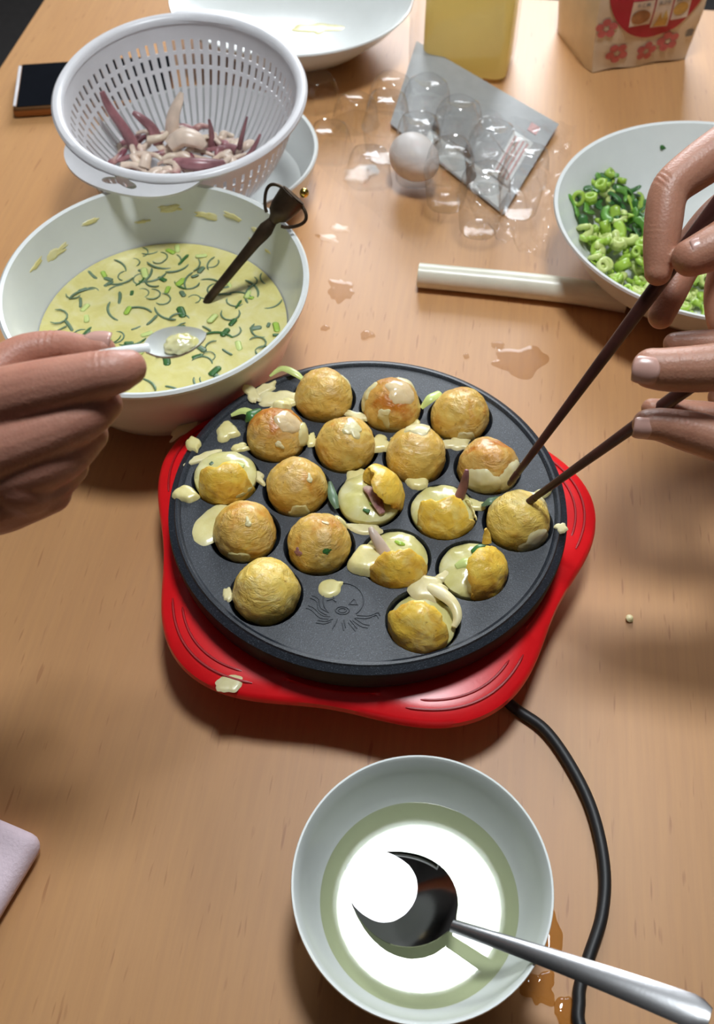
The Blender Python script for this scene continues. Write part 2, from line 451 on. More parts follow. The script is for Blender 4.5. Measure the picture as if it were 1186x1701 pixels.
# ------------------------------------------------------------------ takoyaki maker
CX, CY = 0.0067, 0.4045
PZ = 0.0685                                   # height of the cooking surface
maker = root('takoyaki_maker', 'red electric takoyaki griddle with a round black plate of holes', 'griddle', (CX, CY, 0))
def lobe(a): return 0.1415 + 0.0095 * math.cos(5 * (a - R(8)))
NB = 200
ring_specs = [(0.0, 0.010, 0.092), (0.0, 0.029, 0.098), ('o', 0.0305, -0.010), ('o', 0.033, -0.002), ('o', 0.036, 0.0), ('o', 0.0395, -0.0006), ('o', 0.0415, -0.003), ('o', 0.0432, -0.012), (0.0, 0.0448, 0.124), (0.0, 0.0448, 0.118), (0.0, 0.040, 0.114)]
vs, fs = [], []
for kind, z, r in ring_specs:
    for i in range(NB):
        a = 2 * PI * i / NB
        rr = lobe(a) + r if kind == 'o' else r
        vs.append((rr * math.cos(a), rr * math.sin(a), z))
for j in range(len(ring_specs) - 1):
    for i in range(NB):
        q = (i + 1) % NB
        fs.append((j * NB + i, j * NB + q, (j + 1) * NB + q, (j + 1) * NB + i))
capped(vs, fs, NB, len(ring_specs))
mesh('base', vs, fs, M['red'], maker)
for ac in (-137, -64, 8, 152):                 # raised grip ribs on the lobes
    for k_, (off, half) in enumerate(((0.0085, 17), (0.0145, 13))):
        path = []
        for s in range(25):
            a = R(ac + half * (s / 12 - 1))
            rr = lobe(a) - off
            path.append((rr * math.cos(a), rr * math.sin(a), 0.0421 + (off - 0.003) * 0.12, 0.0009 if 0 < s < 24 else 0.0004))
        vs, fs = tube(path, 6); mesh('grip_rib', vs, fs, M['groove'], maker)
for i in range(4):
    a = R(45 + 90 * i)
    vs, fs = lathe([(0.009, 0), (0.010, 0.002), (0.0095, 0.012)], 16, c=(0.08 * math.cos(a), 0.08 * math.sin(a), 0)); capped(vs, fs, 16, 3)
    mesh('foot', vs, fs, M['black'], maker)
vs, fs = lathe([(0.100, 0.040), (0.100, 0.0505)], 64); capped(vs, fs, 64, 2)
mesh('heater_housing', vs, fs, M['black'], maker)
# plate with eighteen hemispherical hollows
GA = 0.0464; GR = R(-11); GC = (0.0010, -0.0025)
holes = []
for row, cnt in ((2, 3), (1, 4), (0, 5), (-1, 4), (-2, 3)):
    for c in range(cnt):
        if row == -2 and c == 1: continue
        x = (c - (cnt - 1) / 2) * GA; y = row * GA * math.sqrt(3) / 2
        holes.append((GC[0] + x * math.cos(GR) - y * math.sin(GR), GC[1] + x * math.sin(GR) + y * math.cos(GR)))
emx, emy = 0, -2 * GA * math.sqrt(3) / 2
EMB = (GC[0] - emy * math.sin(GR), GC[1] + emy * math.cos(GR))
bm = bmesh.new(); edges = []
def ring(r, z, n, c=(0, 0)):
    return [bm.verts.new((c[0] + r * math.cos(2 * PI * i / n), c[1] + r * math.sin(2 * PI * i / n), z)) for i in range(n)]
def bridge(A, B):
    n = len(A)
    for i in range(n): bm.faces.new((A[i], A[(i + 1) % n], B[(i + 1) % n], B[i]))
NO = 128
RH = 0.0212
o0 = ring(0.1165, PZ, NO)
edges += [bm.edges.new((o0[i], o0[(i + 1) % NO])) for i in range(NO)]
tops = []
for c in holes:
    h0 = ring(RH + 0.0008, PZ, 36, c); tops.append((c, h0))
    edges += [bm.edges.new((h0[i], h0[(i + 1) % 36])) for i in range(36)]
bmesh.ops.triangle_fill(bm, use_beauty=True, use_dissolve=False, edges=edges, normal=(0, 0, 1))
for c, h0 in tops:
    prev = h0
    for j in range(0, 9):
        t = j / 9 * PI / 2
        nr = ring(RH * math.cos(t) if j else RH, PZ - 0.0012 - 0.0200 * math.sin(t), 36, c); bridge(prev, nr); prev = nr
    bm.faces.new(prev)
prev = o0
for r, z in ((0.1172, PZ + 0.0008), (0.1185, PZ + 0.0016), (0.1200, PZ + 0.0014), (0.1207, PZ + 0.0002), (0.1225, PZ - 0.0008), (0.1245, PZ - 0.0020), (0.1250, PZ - 0.0045), (0.1235, PZ - 0.018), (0.1215, PZ - 0.0200), (0.10, PZ - 0.0180)):
    nr = ring(r, z, NO); bridge(prev, nr); prev = nr
for f in bm.faces:
    c_ = f.calc_center_median()
    if c_.z < PZ - 0.0030 and math.hypot(c_.x, c_.y) > 0.1205: f.material_index = 1
plate = from_bm('cooking_plate', bm, M['pan'], maker, sharp=30); plate.data.materials.append(M['pan_side_shade'])
# embossed octopus, a few raised lines
ex, ey = EMB[0] - 0.0005, EMB[1] + 0.003
parts = []
def eline(pts, r=0.00042, closed=False):
    p = [(ex + math.cos(R(-4)) * x - math.sin(R(-4)) * y, ey + math.sin(R(-4)) * x + math.cos(R(-4)) * y, PZ + 0.0001, r) for x, y in pts]
    parts.append(tube(p, 6, closed=closed))
eline([(0.0118 * math.cos(R(a)), 0.0118 * math.sin(R(a)) + 0.002) for a in range(-48, 229, 8)])
eline([(0.0040 * math.cos(R(a)), 0.0026 * math.sin(R(a)) - 0.0050) for a in range(0, 360, 24)], closed=True)
eline([(0.0022 * math.cos(R(a)), 0.0015 * math.sin(R(a)) - 0.0050) for a in range(0, 360, 30)], closed=True)
eline([(-0.0095, 0.0010), (-0.0065, 0.0022), (-0.0040, 0.0006)]); eline([(-0.0060, 0.0045), (-0.0056, 0.0025)])
eline([(0.0035, -0.0006), (0.0062, 0.0034), (0.0085, -0.0006)], closed=True)
for leg in ([(-0.008, -0.008), (-0.0130, -0.0050), (-0.0150, 0.0010), (-0.0190, 0.0030)], [(-0.0070, -0.0105), (-0.0120, -0.0100), (-0.0170, -0.0055), (-0.0205, -0.0040)],
            [(-0.0055, -0.0120), (-0.0090, -0.0138), (-0.0140, -0.0135)], [(-0.003, -0.012), (-0.0042, -0.0170)], [(0.001, -0.0125), (0.0024, -0.0175)],
            [(0.0045, -0.0120), (0.0090, -0.0175)], [(0.007, -0.0105), (0.0120, -0.0140), (0.0160, -0.0148)], [(0.0080, -0.0085), (0.0150, -0.0085), (0.0200, -0.0060), (0.0215, -0.0080)]):
    for off in (-0.0009, 0.0009):
        eline(spline([(x + off * 0.5, y + off) for x, y in leg], 6), 0.00036)
vs, fs = join(*parts); mesh('octopus_emblem', vs, fs, M['pan'], maker)
# cord
cord = spline([(0.056, -0.078, 0.020, 0.0034), (0.072, -0.095, 0.011, 0.0034)] + [(x - CX, y - CY, 0.0040, 0.0034) for x, y in ((0.0945, 0.2934), (0.113, 0.2774), (0.1262, 0.2532), (0.1348, 0.2258), (0.1368, 0.1949), (0.1317, 0.169), (0.1203, 0.1445), (0.1139, 0.127), (0.1179, 0.1047), (0.17, 0.05), (0.30, 0.0))], 8)
vs, fs = tube(cord, 12); mesh('power_cord', vs, fs, M['rubber'], maker)

# ------------------------------------------------------------------ takoyaki balls
def wob(v, s, f): return noise.noise(v * f + Vector((s * 5.3, s * 2.1, -s * 3.9)))
def ball_r(d, seed, R0):
    return R0 * (1 + 0.060 * wob(d, seed, 1.6) + 0.028 * wob(d, seed, 4.5) + 0.012 * wob(Vector((d.x, d.y, d.z * 2.2)), seed, 11))
def ball_crust(name, seed, R0, mat, parent, sub=5):
    bm = ico(sub, 1)
    for v in bm.verts:
        d = v.co.normalized(); v.co = d * ball_r(d, seed, R0)
    return from_bm(name, bm, mat, parent)
def patch(name, seed, R0, axis, ang, mat, parent, pseed, lift=0.0007, amp=0.26, stretch=None):
    """thin layer of batter lying on a ball's skin"""
    axis = Vector(axis).normalized()
    u = axis.orthogonal().normalized(); w = axis.cross(u)
    n, rings = 40, 7; vs, fs = [], []
    for j in range(rings + 1):
        f = j / rings
        for i in range(n):
            a = 2 * PI * i / n
            q = 1 + amp * noise.noise(Vector((math.cos(a) * 1.2, math.sin(a) * 1.2, pseed * 2.3))) * 1.5 + amp * 0.4 * noise.noise(Vector((math.cos(a) * 3, math.sin(a) * 3, pseed)))
            if stretch:
                dd = (a - stretch[0] + PI) % (2 * PI) - PI
                q += stretch[1] * math.exp(-(dd / stretch[2]) ** 2)
            t = R(ang) * f * q
            d = axis * math.cos(t) + (u * math.cos(a) + w * math.sin(a)) * math.sin(t)
            h = lift * math.sqrt(max(0, 1 - f ** 3)) - (0.0004 if j == rings else 0)
            vs.append(d * (ball_r(d, seed, R0) + h))
    for j in range(rings):
        for i in range(n):
            q = (i + 1) % n
            fs.append((j * n + i, j * n + q, (j + 1) * n + q, (j + 1) * n + i))
    fs.append(tuple(range(n - 1, -1, -1)))
    return mesh(name, vs, fs, mat, parent)
def cap(name, seed, R0, axis, ang, mat, parent, thick=0.0024, edge=0.22):
    """bowl-shaped piece of set crust with a ragged, thick edge"""
    axis = Vector(axis).normalized()
    u = axis.orthogonal().normalized(); w = axis.cross(u)
    n, rings = 64, 18; vs, fs = [], []
    def shell(off):
        for j in range(rings + 1):
            f = j / rings
            for i in range(n):
                a = 2 * PI * i / n
                q = 1 + edge * (noise.noise(Vector((math.cos(a) * 1.3, math.sin(a) * 1.3, seed * 1.9))) * 1.3 + 0.35 * noise.noise(Vector((math.cos(a) * 5, math.sin(a) * 5, seed))))
                t = R(ang) * f * q
                d = axis * math.cos(t) + (u * math.cos(a) + w * math.sin(a)) * math.sin(t)
                rr = ball_r(d, seed, R0) - off - (0.0006 if j == rings and off == 0 else 0)
                vs.append(d * rr)
    shell(0.0); shell(thick)
    m = (rings + 1) * n
    for j in range(rings):
        for i in range(n):
            q = (i + 1) % n
            fs.append((j * n + i, j * n + q, (j + 1) * n + q, (j + 1) * n + i))
            fs.append((m + j * n + i, m + (j + 1) * n + i, m + (j + 1) * n + q, m + j * n + q))
    for i in range(n):
        q = (i + 1) % n; fs.append((rings * n + i, rings * n + q, m + rings * n + q, m + rings * n + i))
    return mesh(name, vs, fs, mat, parent)

BG = 'takoyaki balls cooking in the plate'
def whole(idx, label, mat, dz=0.0018, R0=0.0193, dx=0, dy=0):
    c = holes[idx]
    t = root('takoyaki_ball', label, 'takoyaki', (CX + c[0] + dx, CY + c[1] + dy, PZ + dz), (0, 0, 0), BG)
    cr = ball_crust('crust', idx + 1.0, R0, M[mat], t)
    cr.rotation_euler = (0, 0, 0)
    return t
S5 = lambda i: i + 1.0
CAMD = Vector((0, -0.62, 0.78))
# order of holes: 0-2 back row, 3-6, 7-11 middle row, 12-15, 16-17 front row
b = whole(0, 'golden ball at the left of the back row beside the leek scrap', 'crust_gold')
patch('batter_skirt', 1.0, 0.0193, (0.75, 0.5, 0.1), 26, M['drip_white'], b, 3)
b = whole(1, 'browned ball in a ragged white collar, middle of the back row', 'crust_brown')
patch('batter_skirt', 2.0, 0.0193, (-0.8, 0.25, 0.25), 38, M['drip_white'], b, 5, 0.0012)
patch('batter_skirt', 2.0, 0.0193, (0.5, 0.8, 0.2), 36, M['drip_white'], b, 8, 0.0010)
patch('glaze', 2.0, 0.0193, (0.35, -0.1, 0.9), 34, M['glaze'], b, 9, 0.0008)
patch('batter_drip', 2.0, 0.0193, (-0.25, -0.75, 0.45), 13, M['drip_white'], b, 11, 0.0010, 0.3, (1.0, 1.6, 0.35))
b = whole(2, 'wrinkled golden ball at the right end of the back row', 'crust_gold')
patch('batter_skirt', 3.0, 0.0193, (0.1, -0.9, -0.1), 24, M['drip_white'], b, 4)
b = whole(3, 'browned ball with a glazed top and a lump of batter behind it', 'crust_brown')
patch('squid_shred', 4.0, 0.0193, (0.15, -0.85, 0.52), 7, M['drip_white'], b, 8, 0.0010, 0.1, (1.5, 1.2, 0.4))
patch('glaze', 4.0, 0.0193, (0.45, -0.15, 0.8), 30, M['glaze'], b, 2, 0.0010)
patch('batter_skirt', 4.0, 0.0193, (0.95, -0.1, 0.2), 26, M['drip'], b, 6, 0.0022)
patch('batter_lump', 4.0, 0.0193, (0.15, 0.75, 0.62), 20, M['drip'], b, 7, 0.0045)
b = whole(4, 'golden ball with a shiny pale drip running down its top', 'crust_gold')
patch('glaze', 5.0, 0.0193, (0.25, -0.1, 0.95), 20, M['drip_white'], b, 3, 0.0010, 0.4, (1.0, 1.0, 0.4))
b = whole(5, 'knobbly golden ball topped with a white crest of batter', 'crust_gold')
patch('batter_crest', 6.0, 0.0193, (0.1, 0.55, 0.8), 27, M['drip_white'], b, 12, 0.0014)
b = whole(6, 'ball with an orange-brown top and a wide pale skirt, next to the long chopstick tip', 'crust_brown', 0.001)
patch('batter_skirt', 7.0, 0.0193, (-0.35, -0.92, 0.12), 45, M['drip_white'], b, 13, 0.0014)
patch('batter_skirt', 7.0, 0.0193, (0.75, -0.62, 0.10), 38, M['drip_white'], b, 17, 0.0012)
b = whole(8, 'rough golden ball, second from the left in the middle row', 'crust_gold')
patch('squid_shred', 9.0, 0.0193, (0.45, -0.35, 0.82), 6, M['drip_white'], b, 3, 0.0008, 0.1, (1.0, 1.6, 0.35))
patch('batter_skirt', 9.0, 0.0193, (0.1, -0.98, -0.05), 22, M['drip'], b, 4)
b = whole(11, 'wrinkled golden ball pierced by the short chopstick, far right', 'crust_pale', 0.0018)
patch('batter_skirt', 12.0, 0.0193, (0.55, -0.80, -0.12), 36, M['drip_white'], b, 15, 0.0010)
patch('batter_skirt', 12.0, 0.0193, (0.65, 0.70, 0.25), 28, M['drip_white'], b, 19, 0.0014)
b = whole(12, 'golden ball with a crescent of batter at its left', 'crust_gold')
patch('squid_shred', 13.0, 0.0193, (0.20, -0.35, 0.90), 6, M['drip_white'], b, 3, 0.0008, 0.1, (1.0, 1.8, 0.35))
patch('batter_skirt', 13.0, 0.0193, (-0.1, -0.98, -0.08), 22, M['drip'], b, 14)
b = whole(13, 'golden ball with a dark cleft on its left cheek', 'crust_gold')
patch('batter_crest', 14.0, 0.0193, (0.70, 0.60, 0.40), 18, M['drip'], b, 6, 0.0018)
d = Vector((-0.62, -0.62, 0.42))
patch('cleft', 14.0, 0.0193, d, 9, M['squid_purple'], b, 3, 0.0004, 0.6)
patch('scallion_spot', 14.0, 0.0193, (0.30, -0.72, 0.62), 7, M['leaf'], b, 5, 0.0003, 0.6)
patch('squid_shred', 14.0, 0.0193, (0.25, 0.10, 0.96), 5, M['glaze'], b, 3, 0.0007, 0.1, (2.0, 1.2, 0.5))
b = whole(16, 'smooth pale golden ball alone in the front left hole', 'crust_pale', 0.0025, 0.0196)

def half(idx, label, axis, ang, dz, shift=(0, 0), fill=0.0196, fz=0.001, edge=0.22, R0=0.0200):
    c = holes[idx]
    t = root('takoyaki_ball', label, 'takoyaki', (CX + c[0], CY + c[1], PZ), (0, 0, 0), BG)
    cr = cap('crust', idx + 1.0, R0, axis, ang, M['crust_half'], t, edge=edge)
    cr.location = (shift[0], shift[1], dz)
    # half-set batter filling the hollow, a slightly domed top over a rounded belly
    n = 48; prof = [(fill * math.cos(t_), fz - 0.017 * math.sin(t_)) for t_ in [PI / 2 * (1 - q / 8) for q in range(9)]] + [(fill * 0.98, fz + 0.0012), (fill * 0.86, fz + 0.0030), (fill * 0.6, fz + 0.0042), (fill * 0.3, fz + 0.0048), (0.0004, fz + 0.005)]
    prof[0] = (0.0004, fz - 0.017)
    vs, fs = lathe(prof, n)
    vs = [(x * (1 + 0.02 * noise.noise(Vector((x * 90, y * 90, idx)))), y * (1 + 0.02 * noise.noise(Vector((x * 90, y * 90, idx + 9)))), z + (0.0016 * noise.noise(Vector((x * 170, y * 170, idx * 3.1))) if z > fz else 0)) for x, y, z in vs]
    f = mesh('filling', vs, fs, M['filling'], t)
    return t, f
def bit(name, pts, mat, parent, flat=0.45, n=14):
    q = spline(pts, 9); q = [q[0][:3] + (q[0][3] * 0.4,)] + [tuple(a * 0.7 + b * 0.3 for a, b in zip(q[0][:3], q[1][:3])) + (q[0][3] * 0.8,)] + q[1:-1] + [q[-1][:3] + (q[-1][3] * 0.5,)]
    vs, fs = tube(q, n, flat); return mesh(name, vs, fs, mat, parent)

t, f = half(7, 'half-turned ball at the left edge with batter oozing over its top', (0.10, -0.93, 0.22), 68, -0.0005, (0, -0.001), 0.0200, 0.003)
bit('scallion_piece', [(-0.001, 0.004, 0.0085, 0.0020), (0.006, 0.005, 0.0085, 0.0024), (0.012, 0.004, 0.0075, 0.0018)], M['pale_green'], t)
bit('scallion_piece', [(-0.010, 0.006, 0.0066, 0.0012), (-0.008, 0.008, 0.0068, 0.0016)], M['leaf_grey'], t)
bit('squid_piece', [(-0.009, -0.003, 0.0085, 0.0015), (-0.004, -0.002, 0.0092, 0.0022), (-0.001, -0.003, 0.0085, 0.0012)], M['squid_pale'], t)
t, f = half(9, 'open ball in the centre hole with a folded crust and purple squid inside', (0.80, 0.30, 0.35), 62, 0.002, (0.002, 0.002), 0.0198, 0.002, 0.35)
bit('squid_piece', [(-0.003, 0.004, 0.0085, 0.0020), (0.002, -0.002, 0.0105, 0.0036), (0.005, -0.009, 0.0090, 0.0034), (0.008, -0.015, 0.0060, 0.0020)], M['squid'], t)
bit('folded_crust', [(-0.001, 0.010, 0.006, 0.0040), (0.002, 0.012, 0.012, 0.0062), (0.008, 0.008, 0.0165, 0.0052), (0.012, 0.000, 0.014, 0.0040), (0.014, -0.007, 0.009, 0.0030)], M['crust_half'], t, 0.6, 12)
bit('scallion_piece', [(-0.004, -0.012, 0.0068, 0.0010), (0.000, -0.014, 0.0066, 0.0016)], M['leaf'], t)
bit('scallion_piece', [(0.000, -0.008, 0.0072, 0.0012), (0.003, -0.007, 0.0074, 0.0016)], M['lime'], t)
t, f = half(10, 'half-turned egg-yellow ball with a purple tentacle tip standing behind it', (0.02, -0.86, 0.40), 62, -0.002, (0.001, -0.001), 0.0200, 0.0005, 0.42)
bit('squid_tentacle', [(0.010, 0.008, 0.003, 0.0034), (0.0125, 0.011, 0.011, 0.0030), (0.0135, 0.013, 0.018, 0.0022), (0.014, 0.015, 0.023, 0.0012)], M['squid_purple'], t, 0.8)
for i in range(4): bit('crispy_shred', [(0.014 + 0.001 * i, 0.006 - 0.002 * i, 0.004, 0.0005), (0.0165 + 0.001 * i, 0.002 - 0.003 * i, 0.0075 - 0.001 * i, 0.0005), (0.017 + 0.001 * i, -0.003 - 0.002 * i, 0.003, 0.0004)], M['drip'], t, 1.0, 6)
t, f = half(14, 'half-turned ball with a pale squid tip sticking out at its left', (0.06, -0.90, 0.32), 64, -0.0015, (0.001, -0.002), 0.0198, -0.001)
bit('squid_tentacle', [(-0.006, 0.000, 0.004, 0.0042), (-0.010, 0.005, 0.009, 0.0036), (-0.0135, 0.010, 0.0125, 0.0024), (-0.015, 0.013, 0.0135, 0.0012)], M['squid_pale'], t, 0.8)
bit('scallion_piece', [(0.000, 0.010, 0.0036, 0.0008), (0.003, 0.008, 0.0042, 0.0016), (0.006, 0.007, 0.0036, 0.0008)], M['lime'], t)
vs, fs = blot(0.012, 0.006, 4.4, amp=0.25); o = mesh('batter_overflow', vs, fs, M['drip'], t); o.location = (-0.0165, -0.004, 0.0005); o.rotation_euler = (0, 0, R(60))
t, f = half(15, 'half-turned ball with its gold crust standing at the right, dark scallion inside', (0.80, -0.42, 0.30), 68, -0.0005, (0.001, -0.001), 0.0196, -0.001)
bit('scallion_piece', [(0.000, 0.010, 0.0045, 0.0014), (0.005, 0.012, 0.0055, 0.0030), (0.010, 0.013, 0.0050, 0.0016)], M['leaf'], t)
bit('scallion_piece', [(-0.010, 0.000, 0.0030, 0.0020), (-0.004, 0.002, 0.0048, 0.0034), (0.001, 0.001, 0.0045, 0.0020)], M['pale_green'], t)
bit('crust_spike', [(0.009, 0.013, 0.009, 0.0030), (0.0085, 0.016, 0.0145, 0.0022), (0.0075, 0.017, 0.0185, 0.0010)], M['crust_half'], t, 0.6)
t, f = half(17, 'half-turned ball at the front right with greenish crust and stringy batter', (-0.28, -0.86, 0.32), 70, 0.000, (-0.001, -0.001), 0.0192, -0.003)
bit('batter_string', [(0.004, 0.022, 0.0015, 0.0040), (0.011, 0.016, 0.0040, 0.0042), (0.0175, 0.008, 0.0050, 0.0034), (0.0195, 0.000, 0.0040, 0.0026), (0.0170, -0.006, 0.002, 0.0016)], M['drip_white'], t, 0.6, 10)

# ------------------------------------------------------------------ batter splashes and scraps on the plate and base
DG = 'batter splashes on the griddle'
def splash(px, z, r, h, seed, label, mat='drip', amp=0.35, sx=1, sy=1, rz=0, tail=None, name='batter_splash', group=DG, cat='batter'):
    vs, fs = blot(r, h, seed, amp=amp, sx=sx, sy=sy, tail=tail)
    o = mesh(name, vs, fs, M[mat]); o.location = (px[0], px[1], z); o.rotation_euler = (0, 0, R(rz))
    return tag(o, label, cat, group)
ZS = PZ + 0.0001
splash((-0.0162, 0.3362, 0.069), ZS, 0.0066, 0.0016, 1.1, 'round yellow batter drop with a small tail above the embossed octopus', amp=0.05, tail=(0.5, 0.45, 0.22))
splash((-0.0854, 0.4602, 0.069), ZS, 0.0074, 0.0030, 2.2, 'thick batter blob left of the browned glazed ball', amp=0.45, sy=1.1)
splash((-0.1063, 0.4476, 0.07), ZS + 0.0008, 0.0052, 0.0028, 3.4, 'batter drip lying across the plate rim at the left', amp=0.3, sx=0.8, sy=1.5, rz=25)
splash((-0.1074, 0.4067, 0.069), ZS, 0.0068, 0.0034, 4.9, 'thick batter tongue left of the leftmost half-turned ball', amp=0.25, sx=1.3, sy=0.9, rz=-10)
splash((-0.0891, 0.3826, 0.069), ZS, 0.0105, 0.0014, 5.1, 'pale crescent of batter at the left of its golden ball', amp=0.16, sx=1.0, sy=1.55, rz=-22)
splash((-0.0534, 0.4899, 0.07), ZS, 0.0090, 0.0018, 6.3, 'thin batter patch left of the ball at the back row start', 'drip_white', amp=0.55, sx=1.6)
splash((-0.0715, 0.4928, 0.07), ZS + 0.0012, 0.0062, 0.0016, 7.7, 'lacy white batter crumb cluster on the rim below the leek scrap', 'drip_white', amp=0.5, sx=0.8, sy=1.6, rz=20)
splash((-0.0964, 0.4378, 0.07), ZS, 0.0068, 0.0016, 8.3, 'frilly white crumbs above the leftmost half-turned ball', 'drip_white', amp=0.5, sx=1.9, sy=0.6, rz=15)
splash((0.0145, 0.4492, 0.07), ZS, 0.0080, 0.0030, 9.2, 'yellow batter pooled between three balls in the second row', 'drip', amp=0.5)
splash((0.0015, 0.4201, 0.07), ZS, 0.0080, 0.0022, 9.9, 'pale batter above the open centre ball', 'drip', amp=0.5)
splash((0.0656, 0.4492, 0.07), ZS, 0.0080, 0.0018, 10.4, 'white lacy batter below the ball at the right of the back row', 'drip_white', amp=0.5, sx=1.3, sy=0.8)
splash((0.0427, 0.3363, 0.07), ZS, 0.0105, 0.0034, 11.6, 'stringy batter joining three half-turned balls at the front', 'drip_white', amp=0.5, sx=1.2, sy=0.9, rz=-30)
splash((0.1247, 0.3802, 0.071), ZS + 0.001, 0.0040, 0.0010, 12.1, 'small white splash on the plate rim at the right', 'drip_white', amp=0.5)
splash((-0.0755, 0.3321, 0.07), ZS, 0.0030, 0.0012, 13.5, 'tiny white fleck left of the front left ball', 'drip_white', amp=0.5, sy=1.6)
splash((0.0381, 0.4162, 0.07), ZS, 0.0052, 0.0030, 14.7, 'batter lip on the right of the open centre ball', 'drip', amp=0.3, sx=1.3)
splash((0.0044, 0.38, 0.07), ZS, 0.0090, 0.0014, 15.7, 'white rim of batter below the open centre ball', 'drip_white', amp=0.3, sx=1.3, sy=0.5, rz=-8)
splash((-0.0166, 0.3828, 0.07), ZS, 0.0050, 0.0026, 16.1, 'batter crumbs right of the cleft golden ball', 'drip', amp=0.5)
splash((-0.1201, 0.486, 0.043), 0.0437, 0.0095, 0.0006, 17.3, 'pale wet smear on the red base at the upper left', 'drip_white', amp=0.5, sx=0.5, sy=1.5, rz=-35)
splash((-0.1163, 0.4985, 0.043), 0.0440, 0.0070, 0.0006, 18.3, 'thin second smear on the red base at the upper left', 'drip_white', amp=0.5, sx=0.4, sy=1.6, rz=-35)
splash((-0.0739, 0.2882, 0.042), 0.0422, 0.0068, 0.0010, 19.3, 'milky drop on the red base at the lower left', 'drip_white', amp=0.4, sx=1.2, sy=0.9, rz=20)
for q_, (p_, r_, sd_, sx_, rz_, lab_) in enumerate((
    ((-0.0628, 0.4985), .0052, 21, 2.0, 40, 'thin lacy batter trail just below the leek scrap on the back rim'),
    ((-0.0467, 0.4871), .0050, 22, 1.5, -20, 'batter dab touching the left side of the first ball of the back row'),
    ((-0.0567, 0.476), .0044, 23, 1.6, 60, 'small batter dab behind the browned glazed ball'),
    ((-0.0764, 0.4456), .0042, 24, 1.4, 10, 'batter dab below the thick blob left of the browned glazed ball'),
    ((-0.0643, 0.4211), .0052, 25, 1.3, -50, 'batter lip on the right of the leftmost half-turned ball'),
    ((-0.0304, 0.4529), .0046, 26, 1.5, 70, 'batter bridge between the browned glazed ball and the ball with a shiny drip'),
    ((-0.0004, 0.4733), .0050, 27, 1.8, -30, 'batter skirt left of the ragged collared ball'),
    ((0.0385, 0.4614), .0050, 28, 1.6, 80, 'batter bridge under the ragged collared ball'),
    ((0.0272, 0.4539), .0040, 29, 1.4, 0, 'cream dab between the collared ball and the knobbly ball'),
    ((0.0724, 0.3987), .0050, 30, 1.7, -10, 'batter shreds between the pale-skirted ball and the chopsticks'),
    ((0.0505, 0.3449), .0046, 31, 1.8, 40, 'batter bridge right of the stringy batter at the front'),
    ((0.1185, 0.4088), .0042, 32, 1.6, 30, 'pale batter rag behind the ball pierced by the chopstick'))):
    splash(p_, ZS + 0.0002 * q_ / 12, r_, 0.0018, sd_, lab_, 'drip' if q_ % 2 else 'drip_white', amp=0.5, sx=sx_, sy=0.8, rz=rz_)
def scrap(name, pts, mat, label, group, cat='scallion', flat=0.4):
    vs, fs = tube(spline(pts, 5), 8, flat); return tag(mesh(name, vs, fs, M[mat]), label, cat, group)
SG = 'scallion scraps on the griddle'
scrap('scallion_scrap', [(-0.06, 0.509, 0.071) + (0.001,), (-0.0517, 0.5135, 0.074) + (0.0026,), (-0.0425, 0.5089, 0.074) + (0.0028,), (-0.0362, 0.5039, 0.072) + (0.0012,)], 'pale_green', 'pale green leek scrap on the back rim left of the back row', SG)
scrap('scallion_scrap', [(-0.0837, 0.4724, 0.071) + (0.0014,), (-0.0752, 0.4739, 0.074) + (0.0030,), (-0.0668, 0.4686, 0.075) + (0.0024,)], 'pale_green', 'pale scallion strip left of the browned glazed ball', SG)
scrap('scallion_scrap', [(-0.0735, 0.4651, 0.073) + (0.0014,), (-0.0701, 0.4668, 0.077) + (0.0040,), (-0.0643, 0.4741, 0.075) + (0.0016,)], 'leaf', 'dark green scallion leaf left of the browned glazed ball', SG)
scrap('scallion_scrap', [(0.043, 0.478, 0.072) + (0.0014,), (0.0491, 0.483, 0.076) + (0.0034,), (0.0556, 0.4906, 0.074) + (0.0022,)], 'pale_green', 'pale scallion scrap between the middle and right balls of the back row', SG)
scrap('scallion_scrap', [(-0.0171, 0.4145, 0.072) + (0.0010,), (-0.015, 0.4008, 0.074) + (0.0030,), (-0.0123, 0.3929, 0.072) + (0.0014,)], 'leaf_grey', 'green scallion scrap right of the rough golden ball', SG)
scrap('scallion_scrap', [(0.0772, 0.3953, 0.072) + (0.0010,), (0.0826, 0.3967, 0.075) + (0.0026,), (0.0887, 0.4011, 0.073) + (0.0012,)], 'leaf_grey', 'green scallion scrap beside the chopstick tips', SG)

# ------------------------------------------------------------------ small bowl, oil, spoon
sb = root('small_bowl', 'small white porcelain bowl of oil at the front of the table', 'bowl', (0.0325, 0.1705, 0))
vs, fs = lathe([(0.030, 0.0), (0.031, 0.004), (0.038, 0.0075), (0.050, 0.018), (0.059, 0.034), (0.0640, 0.050), (0.0655, 0.0555), (0.0652, 0.0566), (0.0642, 0.0566), (0.0634, 0.0555), (0.0610, 0.046), (0.0550, 0.030), (0.046, 0.0165), (0.034, 0.0100), (0.018, 0.0085), (0.0005, 0.0085)], 96, 1, 1.02)
capped(vs, fs, 96, 16)
o = mesh('bowl_body', vs, fs, M['porcelain'], sb)
vs, fs = lathe([(0.0005, 0.0092), (0.033, 0.0105), (0.045, 0.0175), (0.0518, 0.0256), (0.0502, 0.0256), (0.0490, 0.0256), (0.0488, 0.0256), (0.0005, 0.0256)], 96, 1, 1.02)
oil = mesh('cooking_oil', vs[-96 * 5:], [tuple(i for i in f) for f in lathe([(0, 0)] * 5, 96)[1]], M['oil'])
oil.location = (0.0325, 0.1705, 0)
tag(oil, 'pool of pale cooking oil reflecting the lamp in the small bowl', 'oil')
